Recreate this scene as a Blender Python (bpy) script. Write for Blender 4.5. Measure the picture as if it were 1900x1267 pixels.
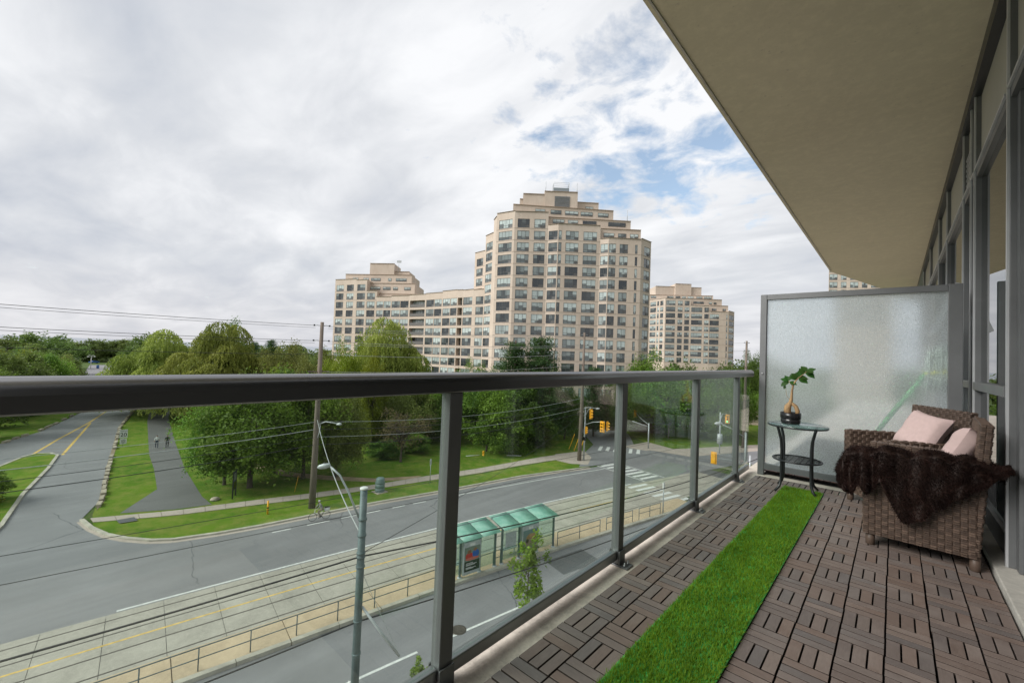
import bpy, bmesh, math, random
import numpy as np
from mathutils import Vector, Matrix, Quaternion
R = math.radians
scene = bpy.context.scene
for o in list(bpy.data.objects): bpy.data.objects.remove(o)
COL = scene.collection
random.seed(7); RNG = np.random.default_rng(7)

# ------------------------------------------------------------------ camera
CAM_H = 1.157
G = CAM_H - 14.8            # street level, deck top is z = 0
yaw, pitch, roll = 0.7323, 0.02983, 0.03825
fw = Vector((-math.sin(yaw)*math.cos(pitch), math.cos(yaw)*math.cos(pitch), math.sin(pitch)))
rt = Vector((math.cos(yaw), math.sin(yaw), 0)); up = rt.cross(fw)
r2 = rt*math.cos(roll) + up*math.sin(roll); u2 = -rt*math.sin(roll) + up*math.cos(roll)
cd = bpy.data.cameras.new('camera'); cam = bpy.data.objects.new('camera', cd); COL.objects.link(cam)
cd.sensor_width = 36; cd.lens = 790.93/1900*36; cd.clip_start = .05; cd.clip_end = 60000
M = Matrix.Identity(4)
for i in range(3): M[i][0] = r2[i]; M[i][1] = u2[i]; M[i][2] = -fw[i]
M[2][3] = CAM_H
cam.matrix_world = M; scene.camera = cam

# ------------------------------------------------------------------ sky, sun, exposure
SUN = Vector((-0.40, -0.72, 0.57)).normalized()
w = bpy.data.worlds.new('World'); scene.world = w; w.use_nodes = True
nt = w.node_tree; N = nt.nodes; L = nt.links; N.clear()
def wn(t, **k):
    n = N.new(t)
    for a, b in k.items(): setattr(n, a, b)
    return n
def wmath(op, a, b=None, c=None, clamp=False):
    n = wn('ShaderNodeMath', operation=op, use_clamp=clamp)
    for i, v in enumerate((a, b, c)):
        if v is None: continue
        if isinstance(v, (int, float)): n.inputs[i].default_value = v
        else: L.new(v, n.inputs[i])
    return n.outputs[0]
sky = wn('ShaderNodeTexSky', sky_type='NISHITA', sun_disc=False, sun_elevation=math.asin(SUN.z), sun_rotation=math.atan2(SUN.x, SUN.y), dust_density=.6)
tc = wn('ShaderNodeTexCoord'); sep = wn('ShaderNodeSeparateXYZ'); L.new(tc.outputs['Generated'], sep.inputs[0])
zz = wmath('ADD', wmath('MAXIMUM', sep.outputs[2], 0.0), .16)
comb = wn('ShaderNodeCombineXYZ')
L.new(wmath('DIVIDE', sep.outputs[0], zz), comb.inputs[0]); L.new(wmath('DIVIDE', sep.outputs[1], zz), comb.inputs[1])
def wnoise(scale, detail, rough, dist=0, off=(0,0,0), stretch=(1,1,1), rot=0):
    mp = wn('ShaderNodeMapping'); mp.inputs['Location'].default_value = off; mp.inputs['Scale'].default_value = stretch; mp.inputs['Rotation'].default_value = (0,0,rot)
    L.new(comb.outputs[0], mp.inputs[0])
    n = wn('ShaderNodeTexNoise'); n.inputs['Scale'].default_value = scale; n.inputs['Detail'].default_value = detail
    n.inputs['Roughness'].default_value = rough; n.inputs['Distortion'].default_value = dist
    L.new(mp.outputs[0], n.inputs['Vector']); return n.outputs['Fac']
def wramp(fac, stops):
    n = wn('ShaderNodeValToRGB'); L.new(fac, n.inputs[0]); cr = n.color_ramp
    while len(cr.elements) < len(stops): cr.elements.new(.5)
    for e, (p, c) in zip(cr.elements, stops): e.position = p; e.color = (*c, 1) if len(c) == 3 else c
    return n.outputs[0]
# broken high cloud deck: thick smooth grey layers with a torn, cellular opening
puff = wnoise(5.6, 9, .60, .3, (3.1, 1.7, 0))
band = wnoise(.55, 6, .5, .6, (.4, 5.2, 0), (1, 2.1, 1), .75)
gapd = wn('ShaderNodeVectorMath', operation='DISTANCE'); L.new(comb.outputs[0], gapd.inputs[0]); gapd.inputs[1].default_value = (-.62, 1.42, 0)
gap = wmath('SUBTRACT', 1.0, wmath('DIVIDE', gapd.outputs['Value'], 1.05), clamp=True)
cover = wmath('ADD', wmath('MULTIPLY', puff, .95), wmath('MULTIPLY', band, .45))
cover = wmath('ADD', wmath('SUBTRACT', cover, wmath('MULTIPLY', gap, .27)), wmath('MULTIPLY', wmath('SUBTRACT', 1.0, gap), .10))
cmask = wramp(cover, [(.40, (.12,.12,.12)), (.60, (1,1,1))])
dark = wmath('ADD', wmath('MULTIPLY', band, .8), wmath('MULTIPLY', wnoise(2.0, 7, .55, .4, (7, 2, 0), (1, 1.8, 1), .75), .45))
ccol = wramp(wmath('ADD', dark, wmath('MULTIPLY', gap, .22)), [(.36, (2.1,2.28,2.6)), (.48, (2.65,2.8,3.08)), (.62, (3.2,3.3,3.48)), (.80, (4.2,4.25,4.35))])
mix = wn('ShaderNodeMix', data_type='RGBA'); L.new(cmask, mix.inputs['Factor'])
skyb = wn('ShaderNodeMix', data_type='RGBA', blend_type='MULTIPLY'); skyb.inputs['Factor'].default_value = 1
L.new(sky.outputs[0], skyb.inputs['A']); skyb.inputs['B'].default_value = (1.05, 1.0, .9, 1)
L.new(skyb.outputs['Result'], mix.inputs['A']); L.new(ccol, mix.inputs['B'])
hz = wramp(sep.outputs[2], [(.0, (1,1,1)), (.16, (0,0,0))])
mix2 = wn('ShaderNodeMix', data_type='RGBA'); L.new(wmath('MULTIPLY', hz, .55), mix2.inputs['Factor'])
L.new(mix.outputs['Result'], mix2.inputs['A']); mix2.inputs['B'].default_value = (3.1, 3.03, 3.15, 1)
bg = wn('ShaderNodeBackground'); bg.inputs['Strength'].default_value = .1
L.new(mix2.outputs['Result'], bg.inputs['Color'])
out = wn('ShaderNodeOutputWorld'); L.new(bg.outputs[0], out.inputs[0])
sl = bpy.data.lights.new('sun', 'SUN'); sl.energy = 2.0; sl.angle = R(34); sl.color = (1, .97, .93)
so = bpy.data.objects.new('sun', sl); COL.objects.link(so); so.rotation_euler = SUN.to_track_quat('Z', 'Y').to_euler()
vs = scene.view_settings; vs.view_transform = 'Standard'; vs.look = 'None'; vs.gamma = 1; vs.exposure = 1.2; vs.use_curve_mapping = False
scene.cycles.max_bounces = 8; scene.cycles.transparent_max_bounces = 24; scene.cycles.transmission_bounces = 6; scene.cycles.diffuse_bounces = 4

# ------------------------------------------------------------------ materials
MATS = {}
def nodes(name):
    m = bpy.data.materials.new(name); m.use_nodes = True; t = m.node_tree; t.nodes.clear(); MATS[name] = m
    def n(ty, **k):
        x = t.nodes.new(ty)
        for a, b in k.items(): setattr(x, a, b)
        return x
    def l(a, b): t.links.new(a, b)
    o = n('ShaderNodeOutputMaterial')
    return m, n, l, o
def setin(l, sock, v):
    if isinstance(v, (int, float)): sock.default_value = v
    elif isinstance(v, (tuple, list)): sock.default_value = (*v, 1) if len(v) == 3 and len(sock.default_value) == 4 else v
    else: l(v, sock)
def fmath(n, l, op, a, b=0.0, clamp=False):
    x = n('ShaderNodeMath', operation=op, use_clamp=clamp); setin(l, x.inputs[0], a); setin(l, x.inputs[1], b); return x.outputs[0]
def fmix(n, l, f, a, b, bt='MIX'):
    x = n('ShaderNodeMix', data_type='RGBA', blend_type=bt); setin(l, x.inputs['Factor'], f); setin(l, x.inputs['A'], a); setin(l, x.inputs['B'], b); return x.outputs['Result']
def framp(n, l, f, stops):
    x = n('ShaderNodeValToRGB'); l(f, x.inputs[0]); cr = x.color_ramp
    while len(cr.elements) < len(stops): cr.elements.new(.5)
    for e, (p, c) in zip(cr.elements, stops):
        e.position = p; e.color = (c, c, c, 1) if isinstance(c, (int, float)) else (*c, 1)
    return x.outputs[0]
def fnoise(n, l, scale, detail=5, rough=.55, vec=None, stretch=None, dist=0, coord='Object'):
    if vec is None: vec = n('ShaderNodeTexCoord').outputs[coord]
    if stretch:
        mp = n('ShaderNodeMapping'); mp.inputs['Scale'].default_value = stretch; l(vec, mp.inputs[0]); vec = mp.outputs[0]
    x = n('ShaderNodeTexNoise'); x.inputs['Scale'].default_value = scale; x.inputs['Detail'].default_value = detail
    x.inputs['Roughness'].default_value = rough; x.inputs['Distortion'].default_value = dist; l(vec, x.inputs['Vector']); return x.outputs['Fac']
def princ(n, l, o, col, rough=.6, metal=0.0, spec=.5, bump=None, bstr=.3, bdist=.02, **k):
    p = n('ShaderNodeBsdfPrincipled'); setin(l, p.inputs['Base Color'], col); setin(l, p.inputs['Roughness'], rough)
    p.inputs['Metallic'].default_value = metal; p.inputs['Specular IOR Level'].default_value = spec
    for a, b in k.items(): setin(l, p.inputs[a], b)
    if bump is not None:
        b = n('ShaderNodeBump'); b.inputs['Strength'].default_value = bstr; b.inputs['Distance'].default_value = bdist; l(bump, b.inputs['Height']); l(b.outputs[0], p.inputs['Normal'])
    l(p.outputs[0], o.inputs[0]); return p
def mat(name, col, rough=.6, var=.18, scale=6, metal=0, bstr=0, bscale=40, spec=.5, stretch=None, rnd=0):
    m, n, l, o = nodes(name)
    f = fnoise(n, l, scale, 6, .6, stretch=stretch)
    f = framp(n, l, f, [(.3, 0.0), (.7, 1.0)])
    c = fmix(n, l, f, tuple(v*(1-var) for v in col), tuple(min(1, v*(1+var)) for v in col))
    if rnd:
        oi = n('ShaderNodeObjectInfo'); s = fmath(n, l, 'ADD', fmath(n, l, 'MULTIPLY', oi.outputs['Random'], 2*rnd), 1-rnd)
        hs = n('ShaderNodeHueSaturation'); l(s, hs.inputs['Value']); l(c, hs.inputs['Color']); c = hs.outputs[0]
    princ(n, l, o, c, rough, metal, spec, fnoise(n, l, bscale, 4) if bstr else None, bstr)
    return m

mat('metal_grey', (.25,.25,.255), .30, .06, 3, metal=.88)
mat('metal_frame', (.150,.155,.158), .42, .12, 3, metal=.3)
mat('metal_frame_light', (.48,.49,.50), .35, .10, 3, metal=.3)
mat('steel', (.42,.43,.44), .35, .2, 8, metal=.8)
mat('galv', (.42,.44,.45), .5, .18, 6, metal=.3)
mat('pole_green', (.10,.135,.14), .55, .25, 2.5, metal=.2)
mat('black_metal', (.013,.015,.017), .35, .2, 10)
mat('plastic_black', (.012,.012,.013), .25, .1, 10)
mat('deck_base', (.016,.014,.013), .8); mat('slat_side', (.040,.027,.021), .8, .2, 20)  # slat sides near-black: the shade in the gaps is put into their colour
mat('rail_steel', (.10,.085,.07), .45, .3, 3, metal=.5)
mat('white_paint', (.62,.62,.60), .7, .2, 5)
mat('yellow_paint', (.60,.40,.10), .7, .3, 4)
mat('signal_yellow', (.85,.40,.01), .45, .08, 4)
mat('lens_off', (.03,.012,.01), .3); mat('rubber', (.015,.015,.016), .7)
mat('wood_pole', (.16,.13,.105), .9, .3, 2, bstr=.4, bscale=20, stretch=(6,6,.4))
mat('bark', (.085,.065,.05), .95, .35, 3, bstr=.6, bscale=10, stretch=(5,5,1))
mat('wire_dark', (.018,.018,.02), .6); mat('wire_light', (.36,.37,.37), .6)
mat('skin', (.42,.26,.19), .55, .08); mat('cap_white', (.6,.6,.6), .8)
mat('cloth_grey', (.22,.215,.21), .9); mat('cloth_khaki', (.20,.165,.115), .9); mat('cloth_black', (.02,.02,.022), .9); mat('cloth_white', (.62,.62,.62), .9)
mat('cloth_navy', (.03,.04,.07), .9); mat('cloth_brown', (.12,.09,.05), .9)
mat('shoe', (.06,.04,.035), .7); mat('hair', (.03,.022,.016), .8)
mat('car_white', (.7,.7,.7), .3, .03); mat('car_blue', (.03,.10,.28), .35, .05); mat('car_dark', (.03,.03,.035), .3, .05); mat('car_glass', (.02,.025,.03), .08)
mat('bin_green', (.15,.21,.20), .5, .2, 4); mat('green_roof', (.14,.19,.17), .7, .2, 1.5)
mat('stone_edge', (.36,.31,.24), .9, .3, 2, bstr=.5, bscale=8, rnd=.15)
mat('kerb', (.40,.37,.31), .9, .25, 1.2, bstr=.3, bscale=12)
mat('retaining', (.13,.105,.075), .9, .3, .8, bstr=.3)
mat('brown_brick', (.22,.17,.13), .9, .3, 3)
mat('pink_wall', (.50,.40,.32), .85, .12, .4)
mat('soil', (.22,.17,.11), .95, .3, 1.5)
mat('dirt_path', (.34,.25,.16), .95, .3, .8)
mat('mop_yarn', (.50,.53,.45), .9, .25, 20); mat('mop_green', (.06,.42,.08), .5); mat('mop_yellow', (.65,.62,.05), .6)
mat('pillow', (.50,.375,.355), .9, .06, 30, bstr=.12, bscale=900)
mat('cushion', (.66,.65,.62), .9, .05)
mat('ficus_trunk', (.30,.19,.09), .7, .35, 25, bstr=.4, bscale=120)
mat('interior', (.05,.055,.055), .9); mat('curtain', (.10,.14,.13), .9, .2, 3)
mat('panel_beige', (.36,.345,.295), .6, .08, 1.2)
mat('louver', (.14,.15,.16), .5); mat('roof_unit', (.20,.23,.25), .5)

def concrete(name, col, stain=.35, sc=1.0, bstr=.35, dark=(.18,.14,.10)):
    m, n, l, o = nodes(name)
    v = n('ShaderNodeTexCoord').outputs['Object']
    a = fnoise(n, l, 1.3*sc, 7, .65, v, dist=.5); b = fnoise(n, l, 14*sc, 6, .7, v); s = fnoise(n, l, 34*sc, 3, .6, v)
    c = fmix(n, l, framp(n, l, a, [(.35, 0.0), (.7, 1.0)]), tuple(x*(1-stain) for x in col), col)
    c = fmix(n, l, fmath(n, l, 'MULTIPLY', framp(n, l, b, [(.45, 0.0), (.75, 1.0)]), .35), c, tuple(min(1, x*1.35) for x in col))
    c = fmix(n, l, framp(n, l, s, [(.66, 0.0), (.74, .55)]), c, dark)
    princ(n, l, o, c, .88, 0, .3, b, bstr, .006)
    return m
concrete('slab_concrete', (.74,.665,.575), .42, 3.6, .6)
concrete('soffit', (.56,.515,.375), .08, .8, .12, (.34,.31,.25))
concrete('curb_concrete', (.50,.48,.43), .3, 2.5)
concrete('sidewalk', (.44,.375,.325), .2, .6, .2)
concrete('platform', (.51,.395,.265), .25, .5, .2)
concrete('trackslab', (.40,.372,.32), .28, .35, .2, (.12,.11,.10))

def asphalt(name, col, crack=1.0):
    m, n, l, o = nodes(name)
    v = n('ShaderNodeTexCoord').outputs['Object']
    a = fnoise(n, l, .16, 6, .6, v, dist=.4); b = fnoise(n, l, 1.6, 6, .65, v, stretch=(1,.25,1)); f = fnoise(n, l, 55, 3, .6, v)
    c = fmix(n, l, framp(n, l, a, [(.3, 0.0), (.7, 1.0)]), tuple(x*.80 for x in col), tuple(x*1.14 for x in col))
    c = fmix(n, l, fmath(n, l, 'MULTIPLY', framp(n, l, b, [(.45, 0.0), (.75, 1.0)]), .22), c, tuple(x*.62 for x in col))
    c = fmix(n, l, fmath(n, l, 'MULTIPLY', f, .3), c, tuple(x*1.35 for x in col))
    st = fnoise(n, l, .9, 4, .6, v, stretch=(1, .03, 1)); c = fmix(n, l, fmath(n, l, 'MULTIPLY', framp(n, l, st, [(.4, 0.0), (.62, 1.0)]), .26), c, tuple(x*.55 for x in col))
    sp = fnoise(n, l, .5, 6, .7, v); c = fmix(n, l, framp(n, l, sp, [(.66, 0.0), (.72, .4)]), c, tuple(x*.5 for x in col))
    # tar-filled cracks
    wv = n('ShaderNodeTexNoise'); wv.inputs['Scale'].default_value = .45; wv.inputs['Detail'].default_value = 5; l(v, wv.inputs['Vector'])
    ad = n('ShaderNodeVectorMath', operation='MULTIPLY_ADD'); l(wv.outputs['Color'], ad.inputs[0]); ad.inputs[1].default_value = (1.2, 1.2, 0); l(v, ad.inputs[2])
    vo = n('ShaderNodeTexVoronoi', feature='DISTANCE_TO_EDGE'); vo.inputs['Scale'].default_value = .085; l(ad.outputs[0], vo.inputs['Vector'])
    ck = framp(n, l, vo.outputs['Distance'], [(.0, 1.0), (.0022, 1.0), (.0036, 0.0)])
    gate = framp(n, l, fnoise(n, l, .12, 2, .5, v), [(.46, 0.0), (.56, 1.0)])
    c = fmix(n, l, fmath(n, l, 'MULTIPLY', fmath(n, l, 'MULTIPLY', ck, gate), .8*crack), c, (.035,.036,.04))
    princ(n, l, o, c, .58, 0, .4, f, .25, .01)
    return m
asphalt('asphalt', (.210,.207,.214)); asphalt('asphalt_path', (.135,.132,.130), .4); asphalt('asphalt_patch', (.10,.102,.106), .3)

def grass_mat(name, a, b, c3):
    m, n, l, o = nodes(name)
    v = n('ShaderNodeTexCoord').outputs['Object']
    x = fnoise(n, l, .18, 5, .6, v, dist=.6); y = fnoise(n, l, .9, 8, .74, v); z = fnoise(n, l, 26, 4, .7, v)
    c = fmix(n, l, framp(n, l, x, [(.35, 0.0), (.65, 1.0)]), a, b)
    c = fmix(n, l, fmath(n, l, 'MULTIPLY', framp(n, l, y, [(.44, 0.0), (.64, 1.0)]), .75), c, c3)
    c = fmix(n, l, fmath(n, l, 'MULTIPLY', framp(n, l, z, [(.3, 1.0), (.6, 0.0)]), .35), c, tuple(t*.45 for t in a))
    princ(n, l, o, c, .95, 0, .15, z, .8, .06)
    return m
grass_mat('lawn', (.062,.152,.008), (.135,.228,.014), (.245,.250,.055))
grass_mat('terrain', (.05,.10,.02), (.08,.13,.03), (.12,.13,.05))

def leafmat(name, dark, lite, hue=.0):
    m, n, l, o = nodes(name)
    at = n('ShaderNodeAttribute', attribute_name='tint'); oi = n('ShaderNodeObjectInfo')
    c = fmix(n, l, at.outputs['Fac'], dark, lite)
    hs = n('ShaderNodeHueSaturation'); l(c, hs.inputs['Color'])
    l(fmath(n, l, 'ADD', fmath(n, l, 'MULTIPLY', oi.outputs['Random'], .03), .485), hs.inputs['Hue'])
    l(fmath(n, l, 'ADD', fmath(n, l, 'MULTIPLY', oi.outputs['Random'], .3), .85), hs.inputs['Value'])
    p = n('ShaderNodeBsdfPrincipled'); l(hs.outputs[0], p.inputs['Base Color']); p.inputs['Roughness'].default_value = .6; p.inputs['Specular IOR Level'].default_value = .25
    tr = n('ShaderNodeBsdfTranslucent'); l(hs.outputs[0], tr.inputs['Color'])
    ms = n('ShaderNodeMixShader'); ms.inputs[0].default_value = .42; l(p.outputs[0], ms.inputs[1]); l(tr.outputs[0], ms.inputs[2]); l(ms.outputs[0], o.inputs[0])
    return m
leafmat('leaf_green', (.045,.108,.014), (.235,.360,.048)); leafmat('leaf_dark', (.034,.085,.016), (.165,.275,.046))
leafmat('leaf_yellow', (.11,.17,.012), (.27,.32,.03)); leafmat('leaf_willow', (.110,.165,.024), (.360,.420,.095))
leafmat('leaf_olive', (.090,.118,.024), (.265,.285,.072)); leafmat('leaf_conifer', (.020,.055,.018), (.080,.145,.040))
leafmat('leaf_brown', (.11,.08,.045), (.22,.16,.08)); leafmat('leaf_far', (.066,.122,.030), (.205,.285,.070))
leafmat('turf_blade', (.055,.165,.005), (.290,.500,.035)); leafmat('fur_strand', (.012,.006,.005), (.115,.060,.045)); leafmat('leaf_ficus', (.015,.06,.01), (.05,.13,.02))
leafmat('flower_orange', (.45,.12,.02), (.65,.45,.04))

def slatmat():
    m, n, l, o = nodes('deck_wood')
    at = n('ShaderNodeAttribute', attribute_name='tint'); oi = n('ShaderNodeObjectInfo')
    v = n('ShaderNodeTexCoord').outputs['Object']
    ad = n('ShaderNodeVectorMath', operation='ADD'); l(v, ad.inputs[0])
    sc = n('ShaderNodeVectorMath', operation='SCALE'); sc.inputs[0].default_value = (7, 13, 5); l(fmath(n, l, 'ADD', at.outputs['Fac'], oi.outputs['Random']), sc.inputs['Scale']); l(sc.outputs[0], ad.inputs[1])
    t = fmath(n, l, 'FRACT', fmath(n, l, 'ADD', at.outputs['Fac'], fmath(n, l, 'MULTIPLY', oi.outputs['Random'], 3.7)))
    base = framp(n, l, t, [(.0, (.176,.142,.128)), (.35, (.212,.165,.144)), (.6, (.200,.140,.112)), (.8, (.158,.137,.130)), (1.0, (.232,.180,.154))])
    g = fnoise(n, l, 6, 7, .7, ad.outputs[0], stretch=(4, 28, 4), dist=.8)
    c = fmix(n, l, framp(n, l, g, [(.3, 0.0), (.7, 1.0)]), fmix(n, l, 1.0, base, (.72,.70,.68), 'MULTIPLY'), base)
    d = fnoise(n, l, 2.6, 6, .65, ad.outputs[0]); c = fmix(n, l, fmath(n, l, 'MULTIPLY', framp(n, l, d, [(.5, 0.0), (.75, 1.0)]), .35), c, (.36,.315,.285))
    princ(n, l, o, c, framp(n, l, d, [(.3, .42), (.7, .62)]), 0, .45, g, .25, .002)
slatmat()
def redslat():
    m = MATS['deck_wood'].copy(); m.name = 'deck_wood_red'; MATS['deck_wood_red'] = m
    for x in m.node_tree.nodes:
        if x.type == 'VALTORGB' and len(x.color_ramp.elements) == 5:
            for e, c in zip(x.color_ramp.elements, [(.24,.10,.07),(.28,.12,.085),(.25,.11,.08),(.22,.10,.075),(.27,.125,.09)]): e.color = (*c, 1)
redslat()

def wickermat():
    m, n, l, o = nodes('wicker')
    at = n('ShaderNodeAttribute', attribute_name='tint'); v = n('ShaderNodeTexCoord').outputs['Object']
    f = fnoise(n, l, 60, 4, .6, v, stretch=(1,1,4))
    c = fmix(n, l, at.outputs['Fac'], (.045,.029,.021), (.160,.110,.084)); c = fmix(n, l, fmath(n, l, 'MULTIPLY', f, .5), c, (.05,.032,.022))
    princ(n, l, o, c, .5, 0, .4)
wickermat(); mat('wicker_dark', (.030,.019,.014), .7)

def thin_glass(name, tint, refl=.9, rough=0.0, base=.04, dirt=.0):
    m, n, l, o = nodes(name)
    tr = n('ShaderNodeBsdfTransparent'); tr.inputs[0].default_value = (*tint, 1)
    gl = n('ShaderNodeBsdfGlossy'); gl.inputs['Roughness'].default_value = rough; gl.inputs['Color'].default_value = (refl, refl, refl, 1)
    lw = n('ShaderNodeLayerWeight'); lw.inputs['Blend'].default_value = .5
    sch = fmath(n, l, 'ADD', fmath(n, l, 'MULTIPLY', fmath(n, l, 'POWER', lw.outputs['Facing'], 5.0), .9-base), base, True)
    ms = n('ShaderNodeMixShader'); l(sch, ms.inputs[0]); l(tr.outputs[0], ms.inputs[1]); l(gl.outputs[0], ms.inputs[2])
    sh = ms.outputs[0]
    if dirt:
        df = n('ShaderNodeBsdfDiffuse'); df.inputs[0].default_value = (.7,.75,.72,1); m2 = n('ShaderNodeMixShader')
        v = n('ShaderNodeTexCoord').outputs['Object']
        l(fmath(n, l, 'MULTIPLY', framp(n, l, fnoise(n, l, 1.6, 5, .6, v), [(.25, .25), (.75, 1.0)]), dirt), m2.inputs[0]); l(sh, m2.inputs[1]); l(df.outputs[0], m2.inputs[2]); sh = m2.outputs[0]
    l(sh, o.inputs[0]); return m
thin_glass('glass_rail', (.88,.935,.905), .9, 0, .04, .022); thin_glass('glass_facade', (.24,.33,.31), .95, .0, .17)
thin_glass('glass_clear', (.97,.985,.98), .9, 0, .03); thin_glass('glass_table', (.55,.66,.64), .95, .02, .10); thin_glass('glass_shelter', (.80,.90,.86), .9, .02, .05, .10)
def shelter_roof():
    m, n, l, o = nodes('shelter_roof')
    f = fnoise(n, l, 1.2, 5, .6)
    c = fmix(n, l, framp(n, l, f, [(.35, 0.0), (.7, 1.0)]), (.20,.45,.37), (.42,.64,.56))
    p = n('ShaderNodeBsdfPrincipled'); l(c, p.inputs['Base Color']); p.inputs['Roughness'].default_value = .3
    t = n('ShaderNodeBsdfTransparent'); t.inputs[0].default_value = (.5,.8,.7,1); ms = n('ShaderNodeMixShader'); ms.inputs[0].default_value = .62
    l(t.outputs[0], ms.inputs[1]); l(p.outputs[0], ms.inputs[2]); l(ms.outputs[0], o.inputs[0])
shelter_roof()
def frosted():
    m, n, l, o = nodes('frosted_glass')
    v = n('ShaderNodeTexCoord').outputs['Object']
    vo = n('ShaderNodeTexVoronoi', feature='SMOOTH_F1'); vo.inputs['Scale'].default_value = 150; l(v, vo.inputs['Vector'])
    bp = n('ShaderNodeBump'); bp.inputs['Strength'].default_value = .9; bp.inputs['Distance'].default_value = .0016; l(vo.outputs['Distance'], bp.inputs['Height'])
    rf = n('ShaderNodeBsdfRefraction'); rf.inputs['IOR'].default_value = 1.12; rf.inputs['Roughness'].default_value = .22; rf.inputs['Color'].default_value = (.90,.97,1.0,1); l(bp.outputs[0], rf.inputs['Normal'])
    tl = n('ShaderNodeBsdfTranslucent'); tl.inputs['Color'].default_value = (.86,.91,.94,1); l(bp.outputs[0], tl.inputs['Normal'])
    pd = n('ShaderNodeBsdfPrincipled'); pd.inputs['Base Color'].default_value = (.78,.84,.88,1); pd.inputs['Roughness'].default_value = .3; l(bp.outputs[0], pd.inputs['Normal'])
    vo2 = n('ShaderNodeTexVoronoi', feature='F1'); vo2.inputs['Scale'].default_value = 85; l(v, vo2.inputs['Vector']); a = n('ShaderNodeMixShader'); l(framp(n, l, vo2.outputs['Distance'], [(.1, .30), (.6, .62)]), a.inputs[0]); l(rf.outputs[0], a.inputs[1]); l(tl.outputs[0], a.inputs[2])
    b = n('ShaderNodeMixShader'); b.inputs[0].default_value = .24; l(a.outputs[0], b.inputs[1]); l(pd.outputs[0], b.inputs[2]); l(b.outputs[0], o.inputs[0])
frosted()
def facade_stone():
    m, n, l, o = nodes('tower_panel')
    v = n('ShaderNodeTexCoord').outputs['Object']; s = n('ShaderNodeSeparateXYZ'); l(v, s.inputs[0])
    f = fnoise(n, l, .25, 5, .6, v); g = fnoise(n, l, 1.2, 4, .6, v, stretch=(1,1,.25))
    c = fmix(n, l, framp(n, l, f, [(.3, 0.0), (.7, 1.0)]), (.475,.395,.325), (.545,.465,.39))
    c = fmix(n, l, fmath(n, l, 'MULTIPLY', framp(n, l, g, [(.5, 0.0), (.8, 1.0)]), .35), c, (.33,.26,.205))
    princ(n, l, o, c, .85, 0, .25)
facade_stone()
def tower_glass():
    m, n, l, o = nodes('tower_glass')
    oi = n('ShaderNodeObjectInfo'); tc = n('ShaderNodeTexCoord'); s = n('ShaderNodeSeparateXYZ'); l(tc.outputs['Generated'], s.inputs[0])
    lx = fmath(n, l, 'FLOOR', fmath(n, l, 'MULTIPLY', s.outputs[0], 2.99)); wnz = n('ShaderNodeTexWhiteNoise', noise_dimensions='2D')
    cb = n('ShaderNodeCombineXYZ'); l(lx, cb.inputs[0]); l(fmath(n, l, 'MULTIPLY', oi.outputs['Random'], 97.3), cb.inputs[1]); l(cb.outputs[0], wnz.inputs['Vector'])
    r = fmath(n, l, 'ADD', fmath(n, l, 'MULTIPLY', oi.outputs['Random'], .72), fmath(n, l, 'MULTIPLY', wnz.outputs['Value'], .28))
    blind = framp(n, l, r, [(.14, 0.0), (.32, .12), (.46, .55), (.62, .8), (.85, 1.0)])
    low = fmath(n, l, 'LESS_THAN', s.outputs[2], fmath(n, l, 'MULTIPLY', wnz.outputs['Value'], .62))
    blind = fmath(n, l, 'MULTIPLY', blind, fmath(n, l, 'SUBTRACT', 1.0, fmath(n, l, 'MULTIPLY', low, .75)))
    c = fmix(n, l, blind, (.014,.020,.023), (.46,.53,.51))
    princ(n, l, o, c, .06, 0, .9)
tower_glass()
def poster(name, kind):
    m, n, l, o = nodes(name)
    tc = n('ShaderNodeTexCoord'); s = n('ShaderNodeSeparateXYZ'); l(tc.outputs['Generated'], s.inputs[0]); x, y = s.outputs[1], s.outputs[2]
    def blob(cx, cy, rx, ry):
        dx = fmath(n, l, 'DIVIDE', fmath(n, l, 'SUBTRACT', x, cx), rx); dy = fmath(n, l, 'DIVIDE', fmath(n, l, 'SUBTRACT', y, cy), ry)
        return fmath(n, l, 'LESS_THAN', fmath(n, l, 'ADD', fmath(n, l, 'MULTIPLY', dx, dx), fmath(n, l, 'MULTIPLY', dy, dy)), 1.0)
    if kind == 0:
        c = fmix(n, l, fmath(n, l, 'GREATER_THAN', y, .42), (.02,.03,.028), (.16,.20,.17))
        for b, col in [((.30,.62,.24,.16),(.45,.03,.03)),((.30,.80,.13,.08),(.20,.09,.05)),((.72,.68,.22,.17),(.02,.09,.36)),((.68,.86,.12,.07),(.24,.12,.07)),((.5,.50,.45,.06),(.5,.12,.10))]:
            c = fmix(n, l, blob(*b), c, col)
        for yy, x1 in [(.33,.55),(.28,.8),(.245,.7),(.16,.45),(.13,.75),(.10,.6)]:
            bx = fmath(n, l, 'MULTIPLY', fmath(n, l, 'COMPARE', y, yy), 1.0); bx.node.inputs[2].default_value = .011
            bar = n('ShaderNodeMath', operation='COMPARE'); l(y, bar.inputs[0]); bar.inputs[1].default_value = yy; bar.inputs[2].default_value = .010
            e = fmath(n, l, 'MULTIPLY', bar.outputs[0], fmath(n, l, 'MULTIPLY', fmath(n, l, 'GREATER_THAN', x, .1), fmath(n, l, 'LESS_THAN', x, x1)))
            c = fmix(n, l, e, c, (.6,.6,.58))
    else:
        c = fmix(n, l, y, (.20,.15,.12), (.12,.20,.20))
        for b, col in [((.55,.62,.34,.20),(.30,.17,.08)),((.6,.72,.2,.1),(.36,.22,.11)),((.5,.42,.4,.16),(.24,.17,.13)),((.28,.5,.1,.1),(.05,.04,.03))]:
            c = fmix(n, l, blob(*b), c, col)
    princ(n, l, o, c, .25, 0, .5)
poster('poster_kids', 0); poster('poster_brown', 1)
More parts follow.
